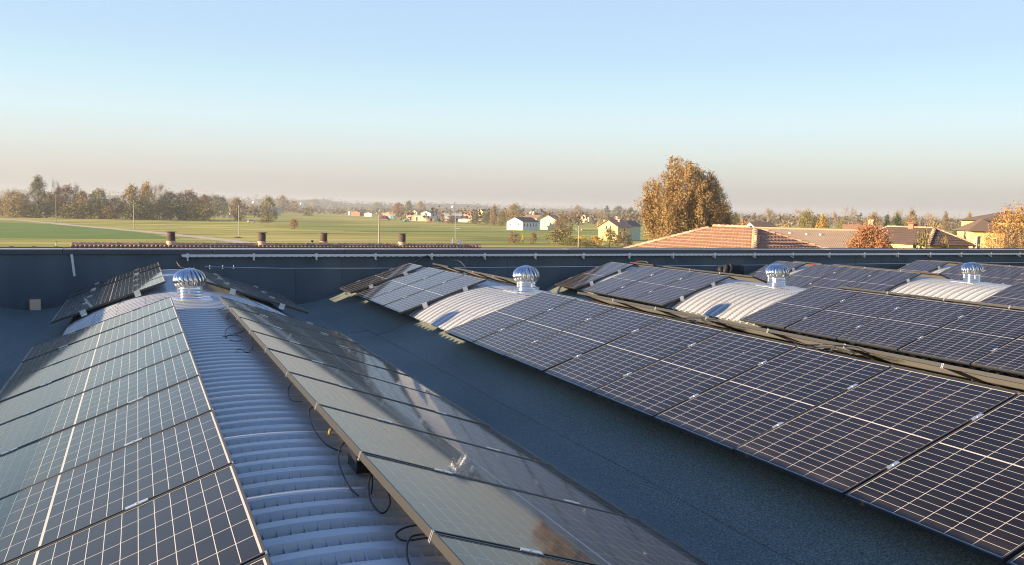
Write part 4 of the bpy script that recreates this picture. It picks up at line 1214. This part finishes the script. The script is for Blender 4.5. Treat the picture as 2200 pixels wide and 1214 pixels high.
tent('maroon covered stack right of the leaning pole', 825, 474, 25, 11, mat('maroon_tarp', (0.20, 0.05, 0.045), rough=0.6), 'covered_stack')
tent('pale teal tent right of the maroon stack', 842, 471.5, 20, 8, mat('teal_tarp', (0.30, 0.50, 0.50), rough=0.6))
tent('green tarpaulin heap left of the pink shed', 873, 476, 14, 7, mat('green_tarp', (0.14, 0.30, 0.18), rough=0.6), 'covered_stack')
tent('dark red heap before the white farm building', 922, 478, 10, 9, M['brick'], 'covered_stack')

# poles
def pole(label, u, vtop, vb, lean=0.0, r=0.12, arm=True, depth=None):
    dp = D_(u, vb) if depth is None else depth
    mpp = dp / FPX; p = at(u, dp); H = (vh(u) - vtop) * mpp + CZ
    t = thing('utility_pole', label, 'pole', (p.x, p.y, 0), axes(u)[0].to_track_quat('Y', 'Z').to_euler().z, 'utility poles in the fields')
    m = MB(); m.tube([(lean * H * -1.0, 0, -0.3), (0 - lean * H * 0.5, 0, H * 0.5), (0, 0, H)], [r * 1.15, r, r * 0.72], 8); m.build('shaft', M['concrete'], t)
    if arm:
        m = MB(); m.box(-0.7, 0.7, -0.06, 0.06, H - 0.75, H - 0.63); m.build('crossarm', M['concrete'], t)
        for x in (-0.6, 0.0, 0.6):
            m = MB(); m.lathe([(0.0, 0.28), (0.05, 0.26), (0.08, 0.16), (0.05, 0.12), (0.08, 0.06), (0.04, 0.0)], 8); o = m.build('insulator', M['white_wall'], t); o.location = (x, 0, H - 0.63 if x else H)
    return t
pole('concrete pole at the left end of the dirt track', 120, 421, 478, 0.0)
pole('concrete pole beside the track before the treeline', 287, 432, 492.5, 0.0)
pole('concrete pole left of the white car with earth at its foot', 512.5, 444, 510, 0.0)
pole('tall concrete pole rising from behind the tiled ridge', 815, 453, 541, 0.0, 0.15)
pole('pale pole with side box behind the yellow hedge', 1244.5, 488, 543, 0.0, 0.14)
pole('thin far pole behind the olive yellow bush', 668, 440, 466, 0, 0.16, False)
pole('left of two thin far poles in the meadow', 746.5, 438, 464, 0, 0.16, False)
pole('right of two thin far poles in the meadow', 761, 438, 466, 0, 0.16, False)
pole('thin far pole left of the far yellow house', 692, 441, 460, 0, 0.14, False)
pole('thin far pole just right of the white car', 552, 436, 462, 0, 0.16, False)
pole('thin pole between the tents at the farm', 843.5, 449, 471, 0, 0.16, False)
m = MB(); m.lathe([(0.0, 0.35), (0.6, 0.22), (1.2, 0.06), (1.5, 0.0)], 14); o = m.build('earth_mound', mat('bare_earth', (0.09, 0.06, 0.035), rough=1.0, noise=(2, 0.3))); o.location = on_ground(510.5, 511); tag(o, 'dark earth mound round the foot of the third pole', 'earth mound')

# white car
cp = on_ground(541, 478.2); cn = axes(541)
car = thing('parked_car', 'small white car parked on the grass beside the lone olive tree', 'car', (cp.x, cp.y, 0), math.atan2(cn[1].y, cn[1].x) + 0.25)
def loft(secs):
    m = MB(); n = len(secs[0])
    for s in secs: m.v += s
    for i in range(len(secs) - 1):
        for j in range(n - 1): m.f.append((i * n + j, i * n + j + 1, (i + 1) * n + j + 1, (i + 1) * n + j))
    m.f.append(tuple(range(n))); m.f.append(tuple(range((len(secs) - 1) * n, len(secs) * n))[::-1])
    return m
prof_b = [(-2.1, 0.35, 0.62), (-2.0, 0.3, 0.95), (-1.2, 0.28, 1.02), (0.0, 0.28, 1.0), (1.1, 0.28, 0.98), (1.9, 0.3, 0.80), (2.1, 0.35, 0.6)]
loft([[(x, -0.84, zb), (x, -0.86, (zb + zt) / 2), (x, -0.78, zt), (x, 0.78, zt), (x, 0.86, (zb + zt) / 2), (x, 0.84, zb)] for x, zb, zt in prof_b]).build('body', mat('white_car_paint', (0.8, 0.8, 0.8), rough=0.25, coat=0.6), car)
loft([[(x, -w, 0.97), (x * 0.96, -w * 0.88, zt), (x * 0.96, w * 0.88, zt), (x, w, 0.97)] for x, w, zt in ((-1.95, 0.74, 1.05), (-1.45, 0.76, 1.46), (0.1, 0.76, 1.5), (0.95, 0.74, 1.02))]).build('cabin', M['glass'], car)
m = MB(); m.box(-1.42, 0.12, -0.68, 0.68, 1.475, 1.515); m.build('roof_panel', bpy.data.materials['white_car_paint'], car)
for x in (-1.3, 1.3):
    for s in (-1, 1):
        w_ = obj('wheel', None, car, (x, s * 0.78, 0.31))
        a = MB(); a.lathe([(0.18, -0.1), (0.31, -0.09), (0.31, 0.09), (0.18, 0.1)], 18); o = a.build('tyre', M['black'], w_); o.rotation_euler = (math.pi / 2, 0, 0)
        a = MB(); a.lathe([(0.0, 0.07), (0.19, 0.08), (0.19, -0.08), (0.0, -0.07)], 14); o = a.build('rim', M['alu'], w_); o.rotation_euler = (math.pi / 2, 0, 0)
for s in (-1, 1):
    a = MB(); a.box(2.0, 2.09, s * 0.62 - 0.14, s * 0.62 + 0.14, 0.62, 0.74); a.build('headlight', M['alu'], car)

# ------------------------------------------------------------------ tiled building just beyond the parapet: its ridge and round cowls show
YB = 56.7
def rayY(u, v, y):
    d = FWD * FPX + RGT * (u - 1100) - UPV * (v - 607); k = y / d.y
    return Vector((d.x * k, y, d.z * k + CZ))
ra, rb = rayY(163, 527.5, YB), rayY(1021, 535.0, YB)
ZR = (ra.z + rb.z) / 2 + 0.14
tb = thing('tiled_building', 'long low building with a terracotta ridge and round cowls beyond the parapet', 'building', (0, 0, 0))
m = MB(); m.box(ra.x, rb.x, YB - 4.6, YB + 4.6, 0, ZR - 1.75); m.build('wall', M['pink_wall'], tb)
roof = MB()
roof.quad((ra.x - .3, YB - 5.2, ZR - 1.70), (rb.x + .3, YB - 5.2, ZR - 1.70), (rb.x + .3, YB, ZR), (ra.x - .3, YB, ZR)); roof.quad((rb.x + .3, YB + 5.2, ZR - 1.70), (ra.x - .3, YB + 5.2, ZR - 1.70), (ra.x - .3, YB, ZR), (rb.x + .3, YB, ZR))
ro = roof.build('roof', M['terracotta'], tb)
cov = MB(); xx = ra.x - 0.2
while xx < rb.x + 0.2:                       # cover tiles running down the near slope
    n = 5
    for cyc in range(5):
        y0, y1 = YB - 0.02 - cyc * 0.42, YB - 0.02 - (cyc + 1) * 0.42 - 0.05
        z0, z1 = ZR + (y0 - YB) * 0.327 + 0.0, ZR + (y1 - YB) * 0.327 + 0.025
        prev = None
        for i in range(n + 1):
            a = math.pi * i / n
            cur = ((xx - 0.085 * math.cos(a), y0, z0 + 0.065 * math.sin(a)), (xx - 0.1 * math.cos(a), y1, z1 + 0.075 * math.sin(a)))
            if prev: cov.quad(prev[0], prev[1], cur[1], cur[0])
            prev = cur
    xx += 0.24
o = cov.build('cover_tiles', M['terracotta'], ro); o['kind'] = 'stuff'
rt = MB(); n = 8
for i in range(n + 1):
    a = math.pi * i / n
    rt.v += [(0, -0.15 * math.cos(a), 0.14 * math.sin(a)), (0.46, -0.11 * math.cos(a), 0.095 * math.sin(a)), (0, -0.125 * math.cos(a), 0.115 * math.sin(a))]
for i in range(n):
    rt.f += [(i * 3, i * 3 + 1, i * 3 + 4, i * 3 + 3), (i * 3, i * 3 + 3, i * 3 + 5, i * 3 + 2)]
RT = rt.mesh('ridge_tile', M['ridge_clay'])
xx = ra.x - 0.2
while xx < rb.x + 0.1:
    o = obj('ridge_tile', RT, ro, (xx, YB + random.uniform(-.01, .01), ZR + 0.02 + random.uniform(-.008, .008))); o.rotation_euler = (0, random.uniform(-0.02, 0.02), random.uniform(-0.03, 0.03)); xx += 0.40
M['cowl'] = mat('weathered_cowl', (0.13, 0.10, 0.085), rough=0.75, noise=(4, 0.25)); M['mortar'] = mat('pale_mortar', (0.50, 0.38, 0.28), rough=0.9, noise=(5, 0.15))
cl = MB(); prof_c = [(0.20, 0.05), (0.20, 0.14)]
for i in range(7):
    z = 0.15 + i * 0.068
    prof_c += [(0.235, z), (0.27, z + 0.012), (0.235, z + 0.045), (0.225, z + 0.06)]
cl.lathe(prof_c + [(0.22, 0.66)], 20)
CW = cl.mesh('cowl', M['cowl'])
cpm = MB(); cpm.lathe([(0.0, 0.735), (0.30, 0.715), (0.36, 0.69), (0.36, 0.67), (0.0, 0.665)], 20); CCAP = cpm.mesh('cap', M['cowl'])
cb = MB(); cb.lathe([(0.27, -0.08), (0.27, 0.12), (0.24, 0.16), (0.0, 0.16)], 16); CBASE = cb.mesh('collar', M['mortar'])
for u in (367.5, 562.5, 695, 863.5):
    p = rayY(u, 525, YB)
    c = obj('chimney', None, tb, (p.x, YB, ZR + 0.10)); obj('cowl', CW, c); obj('cap', CCAP, c); obj('collar', CBASE, c)
ap = rayY(980, 500, YB)
an = thing('tv_antenna', 'thin television mast with several aerials on the terracotta ridge', 'antenna', (ap.x, YB + 0.2, ZR))
m = MB(); m.tube([(0, 0, -0.1), (0, 0, 2.1)], 0.014, 6); m.build('mast', M['galv'], an)
m = MB(); m.tube([(-0.22, 0, 0.0), (-0.2, 0, 0.48)], 0.02, 6); m.build('stub_mast', M['galv'], an)
for z, L_, k in ((1.95, 0.55, 9), (1.15, 0.4, 5), (0.35, 0.45, 5)):
    m = MB(); m.tube([(-L_ * 0.6, 0.25, z), (L_ * 0.6, -0.25, z + 0.03)], 0.012, 5)
    for i in range(k):
        s = -0.6 + 1.2 * i / (k - 1); x, y = L_ * s, -0.25 * s / 0.6
        m.tube([(x - 0.07, y - 0.17, z + 0.02), (x + 0.07, y + 0.17, z + 0.02)], 0.009, 4)
    m.build('aerial', M['galv'], an)
m = MB(); m.lathe([(0.0, 0.0), (0.1, 0.02), (0.19, 0.08)], 14); o = m.build('dish', M['white_wall'], an); o.location = (0.25, -0.1, 0.22); o.rotation_euler = (1.2, 0, 0.5)
pm = on_ground(670, 540); m = MB()
tx = thing('marker_post', 'tiny dark signpost in the grass left of the third cowl', 'post', (0, 0, 0)); pp = on_ground(671, 528); m = MB(); m.tube([(pp.x, pp.y, 0), (pp.x, pp.y, 0.9)], 0.05, 5); m.build('shaft', M['black'], tx); m = MB(); m.box(pp.x - .25, pp.x + .25, pp.y - .05, pp.y + .05, 0.8, 1.25); m.build('plate', M['black'], tx)
tx = thing('marker_post', 'tiny pale post with green cap at the left above the parapet', 'post', (0, 0, 0)); pp = on_ground(120.5, 531); m = MB(); m.tube([(pp.x, pp.y, 0), (pp.x, pp.y, 0.9)], 0.06, 5); m.build('shaft', M['white_wall'], tx); m = MB(); m.lathe([(0.0, 1.12), (0.12, 1.05), (0.12, 0.9), (0.0, 0.88)], 8, (pp.x, pp.y)); m.build('cap', LEAF['green'], tx)

# hipped roofs right of the big tree: seen across one corner
def hip_house(label, Bu, Bv, depth, w, h, ln, roofm, wallm, course, pitch, amp, wall_h, hipm, name='hip_roofed_house', ridge=True, skew=0.0):
    B = at(Bu, depth, Bv); n, mr = axes(Bu)
    if skew:
        c, s = math.cos(skew), math.sin(skew); n, mr = n * c + mr * s, mr * c - n * s
    e1 = (mr - n).normalized(); e2 = (mr + n).normalized()
    A = B - e1 * ln
    zb = B.z - h
    F = B + (e1 - e2) * w; Rr = B + (e1 + e2) * w; L = A - (e1 + e2) * w; K = A + (e2 - e1) * w
    for q in (F, Rr, L, K): q.z = zb
    t = thing(name, label, 'house', (0, 0, 0), 0, 'tiled houses near the factory')
    m = MB(); ins = lambda q: Vector((q.x, q.y, 0)) + (Vector(((A + B) / 2).to_tuple()) - q).normalized() * 0.9
    c4 = [ins(q) for q in (L, F, Rr, K)]
    for i in range(4):
        a, b = c4[i], c4[(i + 1) % 4]; m.quad((a.x, a.y, 0), (b.x, b.y, 0), (b.x, b.y, zb + 0.15), (a.x, a.y, zb + 0.15))
    m.build('wall', wallm, t)
    r = MB(); r.quad(L, F, B, A); r.tri(F, Rr, B); r.quad(Rr, K, A, B); r.tri(K, L, A)
    ro = r.build('roof', roofm, t)
    sl = math.hypot(w, h); nc = int(sl / course)
    for face, (pa, pb, ta, tb_) in enumerate(((L, F, A, B), (F, Rr, B, B))):
        nrm = (pb - pa).cross(ta - pa).normalized()
        if nrm.z < 0: nrm = -nrm
        for k in range(nc):
            s0, s1 = k / nc, min((k + 1.12) / nc, 1.0)
            a0, b0, a1, b1 = pa.lerp(ta, s0), pb.lerp(tb_, s0), pa.lerp(ta, s1), pb.lerp(tb_, s1)
            Lw = (b0 - a0).length; cols = max(2, int(Lw / pitch)) ; m = MB(); nn = 4
            dirv = (b0 - a0).normalized(); up = (a1 - a0) - dirv * (a1 - a0).dot(dirv); lo = (a0 - a0).dot(dirv)
            x0b, x1b = 0.0, Lw; x0t = (a1 - a0).dot(dirv); x1t = Lw + (b1 - b0).dot(dirv)
            for c in range(cols):
                for i in range(nn):
                    fa, fb = (c + i / nn) / cols, (c + (i + 1) / nn) / cols
                    za, zb_ = amp * abs(math.sin(math.pi * i / nn)), amp * abs(math.sin(math.pi * (i + 1) / nn))
                    xa, xb = fa * Lw, fb * Lw
                    if xb < x0t - 0.3 * pitch and s1 >= 0 and xa < x0t * 0.5 - pitch: continue
                    ta_, tb2 = max(xa, min(x0t, x1t)), min(max(xb, min(x0t, x1t)), max(x1t, x0t))
                    ta_ = min(ta_, max(x1t, x0t))
                    q0 = a0 + dirv * xa + nrm * (za + 0.055); q1 = a0 + dirv * xb + nrm * (zb_ + 0.055)
                    q2 = a0 + dirv * tb2 + up + nrm * (zb_ * 0.8 + 0.012); q3 = a0 + dirv * ta_ + up + nrm * (za * 0.8 + 0.012)
                    m.quad(q0, q1, q2, q3)
                    m.quad(a0 + dirv * xa + nrm * 0.004, a0 + dirv * xb + nrm * 0.004, q1, q0)
            m.build('tile_course', roofm, ro)
    # hip and ridge tiles
    HT = MB(); nn = 6
    for i in range(nn + 1):
        a = math.pi * i / nn; HT.v += [(0, -0.17 * math.cos(a), 0.14 * math.sin(a) + 0.05), (0.44, -0.13 * math.cos(a), 0.09 * math.sin(a) + 0.05)]
    HT.f = [(i * 2, i * 2 + 1, i * 2 + 3, i * 2 + 2) for i in range(nn)] + [tuple(range(0, 2 * nn + 2, 2))]
    hm = HT.mesh('hip_tile', hipm)
    for p0, p1 in ((L, A), (F, B), (Rr, B), (A, B)):
        d = p1 - p0; k = int(d.length / 0.38); dn = d.normalized()
        ang = math.atan2(dn.y, dn.x); el = math.asin(dn.z)
        for j in range(k):
            if (p0 + dn * 0.38 * j).z < zb + 0.3 * h * 0.0: continue
            o = obj('hip_tile', hm, ro, tuple(p0 + dn * (0.38 * j))); o.rotation_euler = (0, -el + random.uniform(-.02, .02), ang + random.uniform(-.03, .03))
    return t, ro, (A, B, F, Rr, L, K)
t, ro, (A, B, F, Rr, L, K) = hip_house('house with sunlit terracotta hip roof below the big golden tree', 1622, 491, 50, 6.2, 2.5, 3.4, M['terracotta'], M['pink_wall'], 0.42, 0.26, 0.05, 3, M['ridge_clay'])
q = B.lerp(F, 0.30) + (Rr - B).normalized() * 0.12
c = MB(); c.box(-0.11, 0.11, -0.11, 0.11, -0.4, 0.40); c.box(-0.15, 0.15, -0.15, 0.15, 0.40, 0.46); o = c.build('chimney', M['ridge_clay'], ro); o.location = q
q = L.lerp(F, 0.52).lerp(A.lerp(B, 0.5), 0.28)
c = MB(); c.tube([(0, 0, -0.1), (0, 0, 0.16), (0.16, 0.05, 0.28)], 0.09, 8); o = c.build('vent_pipe', M['galv'], ro); o.location = q
t, ro, (A, B, F, Rr, L, K) = hip_house('house with dark brown hip roof and yellow walls at the right', 2008, 491.5, 78, 2.55, 1.45, 6.6, M['dark_roof'], M['yellow_wall'], 0.40, 0.25, 0.045, 3, M['ridge_clay'], skew=0.12)
c = MB(); c.box(-0.19, 0.19, -0.19, 0.19, -1.2, 0.42); c.box(-0.25, 0.25, -0.25, 0.25, 0.42, 0.50); o = c.build('chimney', M['mortar'], ro); o.location = Rr + Vector((0, 0, 0.3)) - (Rr - B).normalized() * 0.2
c = MB(); c.box(-0.28, 0.28, -0.28, 0.28, -0.4, 0.38); c.box(-0.36, 0.36, -0.36, 0.36, 0.44, 0.5); o = c.build('chimney', M['brick'], ro); o.location = A.lerp(B, 0.55)
# long fibre cement roof
ga, gb = at(1560, 92, 488.5), at(1925, 84, 497.5)
zr = (ga.z + gb.z) / 2
t = thing('long_shed', 'long shed with grey brown corrugated roof behind the terracotta roof', 'shed', (0, 0, 0))
dirv = (gb - ga); dirv.z = 0; Lw = dirv.length; dirv.normalize(); nv = Vector((dirv.y, -dirv.x, 0))
if nv.dot(ga) > 0: nv = -nv
m = MB(); cols = int(Lw / 0.18)
for k in range(4):
    s0, s1 = k * 1.7, (k + 1) * 1.7 + 0.1
    m = MB()
    for c in range(cols):
        for i in range(4):
            xa, xb = (c + i / 4) * 0.18, (c + (i + 1) / 4) * 0.18
            za, zb_ = 0.010 * math.sin(math.pi * i / 2), 0.010 * math.sin(math.pi * (i + 1) / 2)
            f = lambda x, s, z: (ga.x + dirv.x * x + nv.x * s, ga.y + dirv.y * x + nv.y * s, zr - 0.30 * s + z + (0.02 if s == s1 else 0))
            m.quad(f(xa, s0, za), f(xb, s0, zb_), f(xb, s1, zb_), f(xa, s1, za))
    m.build('roof_sheet', M['fibre_roof'], t)
m = MB(); e = [ga, ga + dirv * Lw, ga + dirv * Lw - nv * 7, ga - nv * 7]
m.quad((e[0].x, e[0].y, zr), (e[1].x, e[1].y, zr), (e[2].x, e[2].y, zr - 2.1), (e[3].x, e[3].y, zr - 2.1)); m.build('rear_roof', M['fibre_roof'], t)
m = MB(); m.tube([(ga.x, ga.y, zr + 0.02), (gb.x, gb.y, zr + 0.02)], 0.12, 8); m.build('ridge_cap', M['fibre_roof'], t)
m = MB(); a, b = ga + nv * 6.6, ga + dirv * Lw + nv * 6.6; a2, b2 = ga - nv * 6.6, ga + dirv * Lw - nv * 6.6
for p0, p1 in ((a, b), (b, b2), (b2, a2), (a2, a)): m.quad((p0.x, p0.y, 0), (p1.x, p1.y, 0), (p1.x, p1.y, zr - 2.0), (p0.x, p0.y, zr - 2.0))
m.build('wall', M['cream_wall'], t)
for fx, fs in ((0.30, 1.3), (0.42, 1.5), (0.52, 1.7), (0.60, 1.7)):
    c = MB(); c.box(-0.14, 0.14, -0.14, 0.14, -0.1, 0.14); o = c.build('roof_vent', M['galv'], t); p = ga + dirv * (Lw * fx) + nv * fs; o.location = (p.x, p.y, zr - 0.30 * fs)

# ------------------------------------------------------------------ haze: the air over the plain
hz = MB(); hz.box(-3700, 6800, -700, 6200, -9, 78)
hm = bpy.data.materials.new('haze_air'); hm.use_nodes = True
hm.node_tree.nodes.clear()
ho = hm.node_tree.nodes.new('ShaderNodeOutputMaterial'); hv = hm.node_tree.nodes.new('ShaderNodeVolumePrincipled')
hv.inputs['Color'].default_value = (0.72, 0.75, 0.82, 1); hv.inputs['Density'].default_value = 0.00021; hv.inputs['Anisotropy'].default_value = 0.15
hm.node_tree.links.new(hv.outputs[0], ho.inputs['Volume'])
o = hz.build('haze', hm); tag(o, 'thin autumn haze over the plain', None, None, 'stuff')
